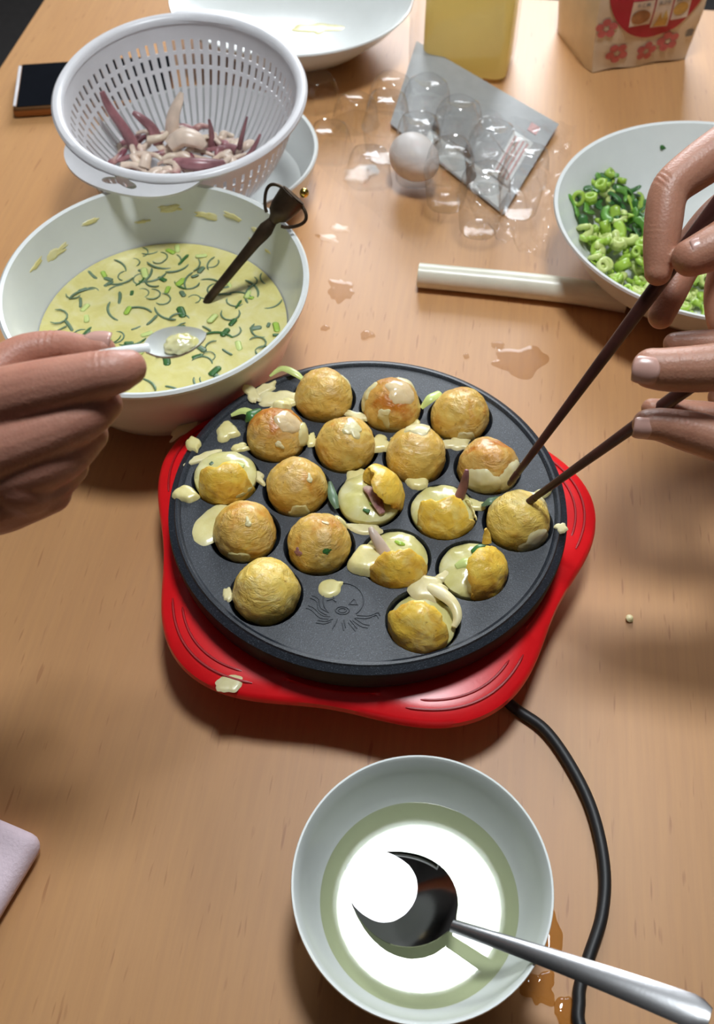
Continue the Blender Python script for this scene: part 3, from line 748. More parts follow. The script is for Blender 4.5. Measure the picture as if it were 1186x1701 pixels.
# tablespoon
sp = root('tablespoon', 'steel tablespoon dipped in the oil, handle over the bowl rim', 'spoon', (0, 0, 0))
neck = Vector((0.0480, 0.1535, 0.0385)); endp = Vector((0.1543, 0.1014, 0.0841))
hd = (endp - neck); hl = hd.length; hd.normalize()
side = hd.cross(Vector((0, 0, 1))).normalized(); hu = side.cross(hd).normalized()
# bowl of the spoon: an egg-shaped dish, long axis continuing the handle and tipping down into the oil
ax = (Vector((-0.0052, 0.1901, 0.0217)) - neck); bl = ax.length; ax.normalize()
bs = ax.cross(Vector((0, 0, 1))).normalized(); bu = bs.cross(ax).normalized()
vs, fs = [], []
NR, NS = 24, 16
def bowlpt(s, t, off):
    # s along the bowl 0..1, t across -1..1
    wdt = 0.0242 * (math.sin(PI * min(1, max(0, s)) ** 0.80)) ** 0.62 if 0 < s < 1 else 0.0
    wdt = max(wdt, 0.0036 * (1 - s) if s < 0.5 else 0.0004)
    dep = 0.0093 * (math.sin(PI * s ** 1.3) if 0 < s < 1 else 0) * (1 - t * t)
    return neck + ax * (bl * s) + bs * (wdt * t) + bu * (-dep + off + 0.0015 * (1 - s))
for off in (0.0, -0.0013):
    for i in range(NR + 1):
        for j in range(NS + 1):
            vs.append(bowlpt(i / NR, 2 * j / NS - 1, off))
W = NS + 1; m = (NR + 1) * W
for i in range(NR):
    for j in range(NS):
        fs.append((i * W + j, i * W + j + 1, (i + 1) * W + j + 1, (i + 1) * W + j))
        fs.append((m + i * W + j, m + (i + 1) * W + j, m + (i + 1) * W + j + 1, m + i * W + j + 1))
    for j in (0, NS):
        fs.append((i * W + j, (i + 1) * W + j, m + (i + 1) * W + j, m + i * W + j))
mesh('spoon_bowl', vs, fs, M['steel'], sp, sharp=60)
path = []
vs, fs = [], []
for i in range(31):
    s = i / 30
    w = 0.0034 + 0.0046 * s ** 1.2
    if i == 30: w *= 0.55
    if i == 29: w *= 0.88
    th = 0.0016 - 0.0004 * s
    arch = 0.006 * math.sin(PI * s) * 0.5
    c = neck + hd * (hl * s) + hu * (arch + 0.001)
    for (a, b_) in ((-1, -0.3), (-0.72, 0.45), (0, 0.95), (0.72, 0.45), (1, -0.3), (0.7, -0.7), (0, -0.8), (-0.7, -0.7)):
        vs.append(c + side * (w * a) + hu * (th * b_))
for i in range(30):
    for j in range(8):
        q = (j + 1) % 8; fs.append((i * 8 + j, i * 8 + q, (i + 1) * 8 + q, (i + 1) * 8 + j))
capped(vs, fs, 8, 31)
mesh('handle', vs, fs, M['steel_worn'], sp, sharp=60)

# ------------------------------------------------------------------ batter bowl
bx, by = -0.1450, 0.5850
bb = root('mixing_bowl', 'large white mixing bowl of raw batter with green scallions', 'bowl', (bx, by, 0))
BSY = 1.055
vs, fs = lathe([(r_ * 0.982, z_ * 1.08) for r_, z_ in [(0.060, 0.0), (0.064, 0.003), (0.078, 0.014), (0.096, 0.040), (0.1075, 0.070), (0.1105, 0.0815), (0.1125, 0.0832), (0.1128, 0.0852), (0.1110, 0.0864), (0.1085, 0.0855), (0.1050, 0.072), (0.0940, 0.042), (0.075, 0.0155), (0.058, 0.006), (0.0005, 0.005)]], 128, 1, BSY)
capped(vs, fs, 128, 15)
mesh('bowl_body', vs, fs, M['white'], bb)
for i, (ang, zz, r) in enumerate(((62, 0.070, 0.007), (75, 0.066, 0.009), (48, 0.068, 0.006), (50, 0.060, 0.004), (92, 0.069, 0.008), (148, 0.066, 0.010), (160, 0.070, 0.006), (128, 0.072, 0.005), (105, 0.062, 0.004), (40, 0.060, 0.003))):
    rr = 0.0940 + (zz - 0.042) / 0.030 * 0.0110 - 0.0002
    vs, fs = blot(r, 0.0006, i * 1.7 + 0.4, amp=0.5, sx=1.4, sy=0.32, freq=1.6)
    nrm = Vector((-math.cos(R(ang)), -math.sin(R(ang)), 0.37)).normalized()
    tx = Vector((-math.sin(R(ang)), math.cos(R(ang)), 0)); ty = nrm.cross(tx)
    vs = [Vector((rr * 0.982 * math.cos(R(ang)), rr * 0.982 * math.sin(R(ang)) * BSY, zz * 1.08)) + tx * v[0] + ty * v[1] + nrm * v[2] for v in vs]
    mesh('batter_smear', vs, fs, M['drip'], bb)
BZ = 0.0481
bat = root('batter', 'pale yellow raw batter full of scallion slices in the large bowl', 'batter', (bx, by, BZ))
NBT = 96
vs, fs = [(0, 0, 0.0002)], []
for j in range(1, 25):
    for i in range(NBT):
        a = 2 * PI * i / NBT; r = 0.0925 * j / 24
        x, y = r * math.cos(a), r * math.sin(a) * BSY
        vs.append((x, y, 0.0007 * noise.noise(Vector((x * 45, y * 45, 1.0))) if j < 24 else 0.0004))
for i in range(NBT): fs.append((0, 1 + i, 1 + (i + 1) % NBT))
for j in range(23):
    for i in range(NBT):
        q = (i + 1) % NBT; fs.append((1 + j * NBT + i, 1 + (j + 1) * NBT + i, 1 + (j + 1) * NBT + q, 1 + j * NBT + q))
mesh('batter_surface', vs, fs, M['batter'], bat)
def arc_mesh(name, rad, span, w, flat):
    p = [(rad * math.sin(R(span) * (s / 8 - 0.5)), rad * (math.cos(R(span) * (s / 8 - 0.5)) - 1), 0, w * (1 if 0 < s < 8 else 0.5)) for s in range(9)]
    vs, fs = tube(p, 6, flat); me = bpy.data.meshes.new(name); me.from_pydata([tuple(v) for v in vs], [], fs)
    me.polygons.foreach_set('use_smooth', [True] * len(me.polygons)); return me
def ring_mesh(name, r, h, th):
    vs, fs = lathe([(r, 0), (r, h), (r - th, h), (r - th, 0)], 14, close=True, mod=lambda a, q, z: 1 + 0.12 * math.sin(2 * a + 1))
    me = bpy.data.meshes.new(name); me.from_pydata(vs, [], fs); me.polygons.foreach_set('use_smooth', [True] * len(me.polygons)); return me
def mats(me, key):
    c = me.copy(); c.materials.clear(); c.materials.append(M[key]); return c
arcs = [arc_mesh('scallion_arc', 0.006, 150, 0.0006, 0.7), arc_mesh('scallion_arc', 0.012, 80, 0.0007, 0.7), arc_mesh('scallion_arc', 0.005, 230, 0.0005, 0.7), arc_mesh('scallion_arc', 0.04, 14, 0.0010, 0.5)]
slabs = [arc_mesh('scallion_leaf', 0.03, 15, 0.0019, 0.25), arc_mesh('scallion_leaf', 0.02, 17, 0.0015, 0.3)]
kinds = [mats(m_, c_) for m_, c_ in ((arcs[0], 'leaf_grey'), (arcs[1], 'leaf_grey'), (arcs[2], 'leaf_grey'), (arcs[3], 'leaf_grey'), (arcs[1], 'leaf'), (arcs[3], 'leaf'), (slabs[0], 'leaf'), (slabs[1], 'leaf'), (slabs[0], 'lime'), (slabs[1], 'lime'), (slabs[1], 'leaf_grey'), (slabs[0], 'pale_green'))]
wts = [5, 7, 4, 6, 2, 2, 2, 2, 2, 2, 5, 4]
rng = random.Random(11)
for i in range(170):
    a = rng.uniform(0, 2 * PI); r = 0.0868 * math.sqrt(rng.uniform(0, 1))
    o = bpy.data.objects.new('scallion_slice', rng.choices(kinds, wts)[0]); COL.objects.link(o); o.parent = bat
    o.location = (r * math.cos(a), r * math.sin(a) * BSY, 0.0003 + rng.uniform(-0.0002, 0.0004))
    o.rotation_euler = (rng.uniform(-0.1, 0.1), rng.uniform(-0.1, 0.1), rng.uniform(0, 2 * PI)); s = rng.uniform(0.8, 1.6); o.scale = (s, s, s)

# sword-shaped stirrer with a cup handle
st = root('stirrer', 'dark bronze sword-shaped stirrer leaning in the batter bowl, cup handle with two loops', 'stirrer')
tip = Vector((-0.1164, 0.6110, 0.0475)); hb = Vector((-0.0622, 0.6410, 0.1015))
d = (hb - tip).normalized()
def along(s): return tip + (hb - tip) * s
sidev = d.cross(Vector((0, -0.6, 0.8))).normalized(); upv = sidev.cross(d).normalized()
path = [tuple(along(s)) + (r,) for s, r in ((0, 0.0022), (0.05, 0.0034), (0.3, 0.0036), (0.55, 0.0040), (0.75, 0.0046), (0.84, 0.0056), (0.90, 0.0058), (0.96, 0.0044), (1.0, 0.0036))]
vs, fs = tube(path, 12, 0.6, up=upv); mesh('blade', vs, fs, M['bronze'], st)
cp = [tuple(hb + d * s) + (r,) for s, r in ((-0.001, 0.0036), (0.002, 0.0048), (0.005, 0.0080), (0.010, 0.0096), (0.016, 0.0104), (0.021, 0.0110), (0.023, 0.0112), (0.024, 0.0100), (0.021, 0.0094), (0.012, 0.0080))]
vs, fs = tube(cp, 24, 0.8, up=upv); mesh('cup', vs, fs, M['bronze'], st)
for sg in (-1, 1):
    lp = []
    for q in range(25):
        t_ = q / 24
        out = math.sin(PI * t_) ** 0.7 * 0.0095 + 0.0075 + 0.003 * t_
        lp.append(tuple(hb + d * (0.001 + 0.021 * t_ + 0.003 * math.sin(PI * t_)) + sidev * (sg * out)) + (0.0013,))
    vs, fs = tube(lp, 10, up=upv); mesh('loop', vs, fs, M['bronze'], st)
bd = ico(3, 0.0036)
o = from_bm('bead', bd, M['brass'], st); o.location = hb + d * 0.0265 - sidev * 0.0 + Vector((0.006, -0.002, 0.001)); o['label'] = 'small shiny gold bead'

# ------------------------------------------------------------------ dish, colander and squid
DX, DY = -0.138, 0.821
dish = root('under_dish', 'white dish under the colander, its rim showing at the right', 'dish', (DX, DY, 0))
vs, fs = lathe([(0.066, 0.0), (0.072, 0.002), (0.088, 0.008), (0.0985, 0.026), (0.1025, 0.043), (0.1035, 0.045), (0.1025, 0.0465), (0.1000, 0.0455), (0.0962, 0.028), (0.0865, 0.0100), (0.070, 0.0055), (0.0005, 0.0050)], 96)
capped(vs, fs, 96, 12)
mesh('dish_body', vs, fs, M['white'], dish)
cl = root('colander', 'white plastic colander with slotted sides, holding the cut squid', 'colander', (-0.146, 0.807, 0.0120), (R(5.5), 0, 0))
NC = 216
prof = [(0.0005, 0.0), (0.020, 0.0), (0.038, 0.0005), (0.044, 0.003), (0.052, 0.010)]
for z, r in ((0.016, 0.0575), (0.026, 0.0665), (0.036, 0.0740), (0.046, 0.0800), (0.050, 0.0822), (0.060, 0.0868), (0.063, 0.0880), (0.072, 0.0912), (0.075, 0.0922), (0.084, 0.0946), (0.088, 0.0955), (0.099, 0.0975)):
    prof.append((r, z))
slots = {5, 6, 7, 8, 9, 11, 13}                  # bands j..j+1 with open slots
vs, fs = [], []
CSY = 1.05
for (r, z) in prof:
    for i in range(NC):
        a = 2 * PI * i / NC; vs.append((r * math.cos(a), r * math.sin(a) * CSY, z))
for j in range(len(prof) - 1):
    for i in range(NC):
        if j in slots and i % 3 == 0: continue
        if j == 1 and i % 12 < 4: continue
        q = (i + 1) % NC
        fs.append((j * NC + i, j * NC + q, (j + 1) * NC + q, (j + 1) * NC + i))
me = bpy.data.meshes.new('basket'); me.from_pydata(vs, [], fs); me.update()
bk = link('basket', me, M['colander'], cl)
so = bk.modifiers.new('wall', 'SOLIDIFY'); so.thickness = 0.0013; so.offset = -1
evaluated(bk, 'basket'); bk.data.polygons.foreach_set('use_smooth', [True] * len(bk.data.polygons)); bk.data.set_sharp_from_angle(angle=R(40))
vs, fs = lathe([(0.0955, 0.098), (0.0990, 0.0975), (0.1025, 0.0985), (0.1050, 0.0998), (0.1052, 0.1014), (0.1036, 0.1034), (0.1005, 0.1040), (0.0978, 0.1030), (0.0962, 0.1010)], 128, 1, CSY, close=True)
mesh('rim', vs, fs, M['colander'], cl)
def tab(ang, hole):
    """grip tab on the rim: a rounded plate standing out and sloping down, with a rim lip"""
    ca_, sa_ = math.cos(R(ang)), math.sin(R(ang))
    bm = bmesh.new()
    outer = []
    for s in range(41):
        t_ = s / 40 * 2 - 1
        a = t_ * 34
        ou = 0.1020 + 0.0215 * (1 - abs(t_) ** 3.2) ** 0.9
        outer.append((ou * math.cos(R(a)), ou * math.sin(R(a)) * CSY))
    inner = [(0.1000 * math.cos(R(t_ * 34)), 0.1000 * math.sin(R(t_ * 34)) * CSY) for t_ in [1 - s / 20 for s in range(41)]]
    loop = [bm.verts.new((x, y, 0.1005)) for x, y in outer + inner]
    eds = [bm.edges.new((loop[i], loop[(i + 1) % len(loop)])) for i in range(len(loop))]
    if hole:
        cxh = 0.1120
        for hx, hy, hr in ((cxh, 0, 1.0),):
            hl_ = []
            for s in range(36):
                a = 2 * PI * s / 36
                rr = 0.0068 * (1 + 0.42 * math.cos(3 * a + PI))
                hl_.append(bm.verts.new((cxh + rr * math.cos(a) * 0.95, rr * math.sin(a) * 1.7, 0.1005)))
            eds += [bm.edges.new((hl_[i], hl_[(i + 1) % 36])) for i in range(36)]
    bmesh.ops.triangle_fill(bm, use_beauty=True, edges=eds, normal=(0, 0, 1))
    for v in bm.verts:
        d_ = math.hypot(v.co.x, v.co.y) - 0.102
        v.co.z -= max(0, d_) * 0.10 + max(0, d_ - 0.014) ** 2 * 20
    ext = bmesh.ops.extrude_face_region(bm, geom=list(bm.faces))
    for e in ext['geom']:
        if isinstance(e, bmesh.types.BMVert): e.co.z -= 0.0022
    for v in bm.verts:
        x, y = v.co.x, v.co.y; v.co.x = x * ca_ - y * sa_; v.co.y = x * sa_ + y * ca_
    from_bm('handle_tab', bm, M['colander'], cl, sharp=35)
tab(-109, True); tab(71, False)
# squid: each piece its own thing
cm = Matrix.Translation((-0.146, 0.807, 0.0120)) @ Matrix.Rotation(R(5.5), 4, 'X')
SQ = 'cut squid in the colander'
def squid(pts, mat, label, flat=0.8, suckers=False):
    p = [tuple(cm @ Vector((q[0] * 1.12 - 0.016, q[1] * 1.08 - 0.002, q[2] * 1.06))) + (q[3] * 1.12,) for q in spline(pts, 5)]
    vs, fs = tube(p, 10, flat)
    o = mesh('squid_piece', vs, fs, M[mat]); return tag(o, label, 'squid', SQ)
squid([(-0.030, 0.010, 0.034, 0.0050), (-0.036, 0.016, 0.048, 0.0046), (-0.046, 0.022, 0.066, 0.0036), (-0.050, 0.026, 0.078, 0.0022)], 'squid_purple', 'tall purple tentacle standing at the left of the squid heap')
squid([(-0.012, 0.016, 0.036, 0.0050), (-0.016, 0.020, 0.048, 0.0046), (-0.024, 0.022, 0.057, 0.0036), (-0.029, 0.024, 0.060, 0.0020)], 'squid_purple', 'short dark red tentacle tip rising left of the middle of the squid heap')
squid([(-0.002, 0.018, 0.038, 0.0060), (0.001, 0.026, 0.054, 0.0062), (0.006, 0.032, 0.064, 0.0048), (0.009, 0.036, 0.070, 0.0020)], 'squid_pale', 'pale fin standing upright behind the squid heap', 0.5)
squid([(0.030, 0.012, 0.036, 0.0035), (0.031, 0.015, 0.048, 0.0022), (0.030, 0.018, 0.058, 0.0010)], 'squid_purple', 'thin dark tentacle tip pointing up just right of the squid heap middle')
squid([(0.052, 0.010, 0.036, 0.0030), (0.056, 0.012, 0.050, 0.0020), (0.060, 0.016, 0.062, 0.0009)], 'squid_purple', 'thin dark tentacle tip leaning right at the right of the squid heap')
squid([(0.060, 0.000, 0.036, 0.0030), (0.066, 0.002, 0.046, 0.0020), (0.070, 0.006, 0.053, 0.0010)], 'squid_purple', 'last dark tentacle tip at the far right of the squid heap')
squid([(0.000, 0.004, 0.044, 0.0070), (0.010, 0.006, 0.050, 0.0085), (0.020, 0.004, 0.049, 0.0072), (0.026, 0.002, 0.044, 0.0040)], 'squid_pale', 'round pale head piece on top of the squid heap')
squid([(0.004, -0.014, 0.042, 0.0040), (0.018, -0.020, 0.045, 0.0056), (0.034, -0.018, 0.043, 0.0050), (0.042, -0.010, 0.038, 0.0028)], 'squid_purple', 'curved purple arm lying across the front of the squid heap')
rng = random.Random(5)
for i in range(72):
    a = rng.uniform(0, 2 * PI); rr = math.sqrt(rng.uniform(0, 1))
    x = 0.056 * rr * math.cos(a) + 0.006; y = 0.046 * rr * math.sin(a) - 0.002
    z = 0.016 + 0.026 * (1 - rr ** 2) * rng.uniform(0.5, 1) + 0.010 * rr
    L = rng.uniform(0.016, 0.030); th = rng.uniform(0, 2 * PI); c = rng.uniform(-1.6, 1.6); r = rng.uniform(0.0024, 0.0052)
    pts = []
    for s in range(5):
        f = s / 4 - 0.5; an = th + c * f
        pts.append((x + L * f * math.cos(an), y + L * f * math.sin(an), z + 0.006 * math.sin(PI * (f + 0.5)) * rng.uniform(0.2, 1), r * (1 - 0.55 * s / 4)))
    squid(pts, rng.choice(['squid', 'squid', 'squid_pale', 'squid_purple']), 'cut squid piece lying in the heap inside the white colander', rng.uniform(0.5, 1))

# ------------------------------------------------------------------ large dish at the back
td = root('serving_dish', 'large shallow white dish at the back of the table, nearly empty', 'dish', (-0.068, 1.085, 0))
def flute(a, r, z): return 1 + 0.0 * math.cos(6 * a)
vs, fs = lathe([(0.060, 0.0), (0.064, 0.003), (0.085, 0.014), (0.112, 0.036), (0.1255, 0.051), (0.1275, 0.053), (0.1268, 0.0545), (0.1240, 0.0540), (0.110, 0.039), (0.082, 0.0175), (0.062, 0.0078), (0.0005, 0.007)], 96, 1.0, 0.97)
capped(vs, fs, 96, 12); mesh('dish_body', vs, fs, M['white'], td)
vs, fs = blot(0.012, 0.0008, 3.3, amp=0.7, sx=1.8); o = mesh('yellow_smear', vs, fs, M['batter'], td); o.location = (0.028, 0.02, 0.0074)

# ------------------------------------------------------------------ phone
ph = root('smartphone', 'black smartphone with bronze edges lying behind the colander', 'phone', (-0.268, 0.993, 0.0055), (0, 0, R(7)))
PL, PWD = 0.158, 0.086
bm = rounded_box(PL, PWD, 0.0105, 0.0035, 4); from_bm('frame', bm, M['copper'], ph)
bm = rounded_box(PL - 0.006, PWD - 0.006, 0.0008, 0.0003, 1)
o = from_bm('screen', bm, M['screen'], ph); o.location = (0.0016, 0, 0.0055)
bm = rounded_box(0.0030, PWD - 0.010, 0.0012, 0.0004, 1)
o = from_bm('edge_glint', bm, M['glint_white'], ph); o.location = (-PL / 2 + 0.0022, 0, 0.0054); o['label'] = 'pale strip painted for the glint at the end edge'  # highlight on the glass edge, put in as a pale strip

# ------------------------------------------------------------------ egg carton, label card, eggs
ec = root('egg_carton', 'open clear plastic egg carton with rounded cups behind the leek', 'egg carton', (0.0529, 0.8300, 0.006), (0, 0, R(-54)))
# local x runs along the carton, y across it
def cup_mesh():
    pr = [(0.0125, 0.0004), (0.0155, 0.0010), (0.0175, 0.0040), (0.0195, 0.0180), (0.0214, 0.0330), (0.0226, 0.0345)]
    vs, fs = lathe(pr, 28, mod=lambda a, r, z: 1 + 0.045 * math.cos(4 * a)); fs.append(tuple(range(27, -1, -1)))
    me = bpy.data.meshes.new('egg_cup'); me.from_pydata(vs, [], fs); me.polygons.foreach_set('use_smooth', [True] * len(me.polygons)); me.materials.append(M['plastic']); me.set_sharp_from_angle(angle=R(50)); return me
cupm = cup_mesh()
PIT = 0.0460
cups = [(u * PIT, v * PIT) for v in (0, 1) for u in (-1, 0, 1, 2)]
for x, y in cups:
    o = bpy.data.objects.new('egg_cup', cupm); COL.objects.link(o); o.parent = ec; o.location = (x, y, 0)
x0, x1, y0, y1 = -1.62 * PIT, 2.62 * PIT, -0.60 * PIT, 1.62 * PIT
# opened lid lying to the left
lidc = [(-0.0258, 0.883, 0.014), (0.0106, 0.841, 0.014), (-0.0392, 0.9696, 0.014), (-0.0018, 0.9315, 0.014), (0.0332, 0.9696, 0.014)]
inv = (Matrix.Translation((0.0529, 0.8300, 0.006)) @ Matrix.Rotation(R(-54), 4, 'Z')).inverted()
def dome_mesh():
    pr = [(0.0235, 0.001), (0.0215, 0.004), (0.0195, 0.018), (0.0165, 0.026), (0.0125, 0.0285), (0.009, 0.0265), (0.0004, 0.0262)]
    vs, fs = lathe(pr, 28, mod=lambda a, r, z: 1 + 0.06 * math.cos(4 * a))
    me = bpy.data.meshes.new('lid_dome'); me.from_pydata(vs, [], fs); me.polygons.foreach_set('use_smooth', [True] * len(me.polygons)); me.materials.append(M['plastic']); me.set_sharp_from_angle(angle=R(50)); return me
domem = dome_mesh()
for i, c in enumerate(lidc):
    o = bpy.data.objects.new('lid_dome', domem); COL.objects.link(o); o.parent = ec; o.location = inv @ Vector((c[0], c[1], 0.0005)); o.rotation_euler = (0.06 * (-1) ** i, 0.05, 0.3 * i)
for i, (x, y) in enumerate(cups):               # the lid half still standing over the tray
    o = bpy.data.objects.new('lid_dome', domem); COL.objects.link(o); o.parent = ec; o.location = (x + 0.001, y + 0.001, 0.0345); o.rotation_euler = (0.03 * (-1) ** i, 0.04, 0.2 * i)
# thin hinge film between the two halves
vs, fs = [], []
nx, ny = 26, 10
for j in range(ny + 1):
    for i in range(nx + 1):
        x = x0 + (x1 - x0) * 0.85 * i / nx; y = y0 - 0.036 * j / ny
        vs.append((x, y, 0.0345 - 0.030 * (j / ny) ** 1.4 + 0.004 * noise.noise(Vector((x * 60, y * 60, 2)))))
for j in range(ny):
    for i in range(nx): fs.append((j * (nx + 1) + i, j * (nx + 1) + i + 1, (j + 1) * (nx + 1) + i + 1, (j + 1) * (nx + 1) + i))
mesh('hinge_strip', vs, fs, M['film'], ec)
# eggs
def egg(loc, rot, label):
    bm = ico(4, 1)
    for v in bm.verts:
        z = v.co.z; k_ = 1 - 0.13 * z
        v.co = Vector((v.co.x * 0.0205 * k_, v.co.y * 0.0205 * k_, z * 0.0265))
    o = from_bm('egg', bm, M['egg']); o.location = loc; o.rotation_euler = rot
    return tag(o, label, 'egg', 'eggs left in the carton')
egg((0.0529, 0.8300, 0.0290), (R(88), 0.1, R(35)), 'white egg in the front left cup of the clear carton')
# grey label card, bent, leaning on the carton
cd = root('label_card', 'grey printed label card lying under the clear cups of the egg carton', 'card')
TLc, TRc, BRc, BLc = [Vector(v) for v in ((0.0618, 1.0434, 0.026), (0.1979, 0.9224, 0.006), (0.1318, 0.7825, 0.003), (0.0326, 0.9267, 0.004))]
def cardpt(u, v, off=0.0):
    p = TLc.lerp(TRc, u).lerp(BLc.lerp(BRc, u), v)
    p.z += 0.0008 * math.sin(PI * u) * math.sin(PI * v) + off
    return p
def sheet(name, u0, u1, v0, v1, off, mat, thick=0.0005, n=12):
    vs, fs = [], []
    for o_ in (off, off - thick):
        for j in range(n + 1):
            for i in range(n + 1): vs.append(cardpt(u0 + (u1 - u0) * i / n, v0 + (v1 - v0) * j / n, o_))
    W_ = n + 1; m_ = W_ * W_
    for j in range(n):
        for i in range(n):
            a = j * W_ + i
            fs.append((a, a + 1, a + W_ + 1, a + W_)); fs.append((m_ + a, m_ + a + W_, m_ + a + W_ + 1, m_ + a + 1))
    for i in range(n):
        for a, b_ in ((i, i + 1), (n * W_ + i + 1, n * W_ + i), ((i + 1) * W_, i * W_), (i * W_ + n, (i + 1) * W_ + n)):
            fs.append((a, m_ + a, m_ + b_, b_))
    return mesh(name, vs, fs, M[mat], cd, sharp=30)
sheet('sheet', 0, 1, 0, 1, 0, 'card')
sheet('printed_panel', 0.80, 0.93, 0.30, 0.78, 0.0004, 'card_white')
for i in range(4): sheet('printed_line', 0.815 + 0.028 * i, 0.828 + 0.028 * i, 0.34, 0.74, 0.0008, 'card_print', 0.0003)
sheet('printed_spot', 0.86, 0.92, 0.13, 0.22, 0.0004, 'card_print')
sheet('plastic_glare', 0.30, 0.95, 0.80, 0.985, 0.0005, 'card_white')  # glare off the clear plastic, put on the card as white
# crinkled film over carton and table
fm = root('plastic_wrap', 'crinkled clear plastic wrap trailing off the egg carton to the right', 'wrap')
A0 = [Vector(v) for v in ((0.055, 0.8137, 0.088), (0.2104, 0.9034, 0.012), (0.1616, 0.7132, 0.002), (0.1043, 0.7097, 0.03))]
vs, fs = [], []
n = 44
for j in range(n + 1):
    for i in range(n + 1):
        u, v = i / n, j / n
        p = A0[0].lerp(A0[1], u).lerp(A0[3].lerp(A0[2], u), v)
        cr = abs(noise.noise(Vector((u * 5, v * 3, 0.5)))) + 0.5 * abs(noise.noise(Vector((u * 11, v * 9, 3.5))))
        p.z += 0.016 * cr; p.x += 0.006 * noise.noise(Vector((u * 6, v * 6, 9)))
        p.z = max(p.z, 0.0012)
        vs.append(p)
for j in range(n):
    for i in range(n): fs.append((j * (n + 1) + i, j * (n + 1) + i + 1, (j + 1) * (n + 1) + i + 1, (j + 1) * (n + 1) + i))
mesh('film', vs, fs, M['film'], fm)

# ------------------------------------------------------------------ yellow oil bottle
ob = root('oil_bottle', 'tall rectangular clear bottle of yellow oil behind the label card', 'bottle', (0.111, 1.047, 0), (0, 0, R(-14)))
def rbox_lathe(hw, hd, z, r, n=6):
    out = []
    for (sx, sy, a0) in ((1, 1, 0), (-1, 1, 90), (-1, -1, 180), (1, -1, 270)):
        for s in range(n + 1):
            a = R(a0 + 90 * s / n); out.append((sx * (hw - r) + r * math.cos(a), sy * (hd - r) + r * math.sin(a), z))
    return out
def stack(levels, n=6):
    vs, fs = [], []
    for hw, hd, z, r in levels: vs += rbox_lathe(hw, hd, z, r, n)
    c = 4 * (n + 1)
    for j in range(len(levels) - 1):
        for i in range(c): fs.append((j * c + i, j * c + (i + 1) % c, (j + 1) * c + (i + 1) % c, (j + 1) * c + i))
    return capped(vs, fs, c, len(levels))
vs, fs = stack([(0.047, 0.030, 0.0, 0.010), (0.052, 0.034, 0.003, 0.012), (0.053, 0.035, 0.02, 0.012), (0.053, 0.035, 0.19, 0.012), (0.046, 0.030, 0.215, 0.012), (0.022, 0.020, 0.235, 0.014), (0.014, 0.014, 0.245, 0.0135), (0.014, 0.014, 0.262, 0.0135)])
mesh('bottle_body', vs, fs, M['plastic'], ob)
vs, fs = stack([(0.040, 0.028, 0.002, 0.009), (0.0440, 0.0325, 0.005, 0.011), (0.0440, 0.0325, 0.168, 0.011)])
mesh('yellow_oil', vs, fs, M['yellow_oil'], ob).location = (0.006, 0, 0)
vs, fs = lathe([(0.0165, 0.245), (0.0165, 0.266), (0.015, 0.268)], 24); capped(vs, fs, 24, 3); mesh('cap', vs, fs, M['red'], ob)

# ------------------------------------------------------------------ flour bag
fb = root('flour_bag', 'cream flour bag with a dark red label, food photos and pink flowers', 'bag', (0.2975, 1.0405, 0), (0, 0, R(15)))
# local: front face towards -y, origin under the middle of the front face
HW = 0.0600; BD = 0.098; BHT = 0.21
def bagpt(u, v, w):
    """u across -1..1, v height 0..1, w depth 0..1"""
    z = BHT * v
    pinch = 1 - 0.05 * (1 - v) ** 6
    belly = 0.006 * math.sin(PI * min(1, v * 1.1)) 
    x = u * (HW + belly * 0.8) * pinch
    dep = BD * (1 - 0.85 * max(0, (v - 0.55) / 0.45) ** 1.3)
    front = 0.010 * v * 0 - belly * (1 - u * u) + (BD - dep) / 2 * 1
    y = front + dep * w
    y += 0.0022 * noise.noise(Vector((x * 40, z * 35, w * 3)))
    if v < 0.05 and w < 0.3: z += 0.004 * (1 - v / 0.05) * (0.3 + 0.7 * math.sin(PI * (u + 1) / 2 * 2) ** 2) * 0.6
    return Vector((x, y, z))
vs, fs = [], []
nv = 40
loop = [(-1 + 2 * i / 20, 0) for i in range(21)] + [(1, j / 8) for j in range(1, 8)] + [(1 - 2 * i / 20, 1) for i in range(21)] + [(-1, 1 - j / 8) for j in range(1, 8)]
def corner(u, w):
    k_ = 0.93 if abs(u) == 1 and w in (0, 1) else 1
    return u * k_, w
for j in range(nv + 1):
    for u, w in loop:
        u2, w2 = corner(u, w); vs.append(bagpt(u2, j / nv, w2))
c = len(loop)
for j in range(nv):
    for i in range(c): fs.append((j * c + i, j * c + (i + 1) % c, (j + 1) * c + (i + 1) % c, (j + 1) * c + i))
capped(vs, fs, c, nv + 1)
mesh('bag_body', vs, fs, M['bag'], fb, sharp=60)
def face_print(name, pts, off, mat):
    """flat print following the front of the bag; pts are (x, z) in metres"""
    pts = [(x * 1.16, z) for x, z in pts]
    cx_ = sum(p[0] for p in pts) / len(pts); cz_ = sum(p[1] for p in pts) / len(pts)
    vs, fs = [], []
    n_, m_ = len(pts), 8
    for j in range(m_ + 1):
        f = 0.02 + 0.98 * j / m_
        for x, z in pts:
            xx, zz = cx_ + (x - cx_) * f, cz_ + (z - cz_) * f
            q = bagpt(max(-0.985, min(0.985, xx / (HW + 0.003))), zz / BHT, 0); vs.append((q.x, q.y - off, q.z))
    for j in range(m_):
        for i in range(n_): fs.append((j * n_ + i, j * n_ + (i + 1) % n_, (j + 1) * n_ + (i + 1) % n_, (j + 1) * n_ + i))
    return mesh(name, vs, fs, M[mat], fb, sharp=None)
def ell(cx_, cz_, rx, rz, n=48, a0=0, a1=360): return [(cx_ + rx * math.cos(R(a0 + (a1 - a0) * i / n)), cz_ + rz * math.sin(R(a0 + (a1 - a0) * i / n))) for i in range(n)]
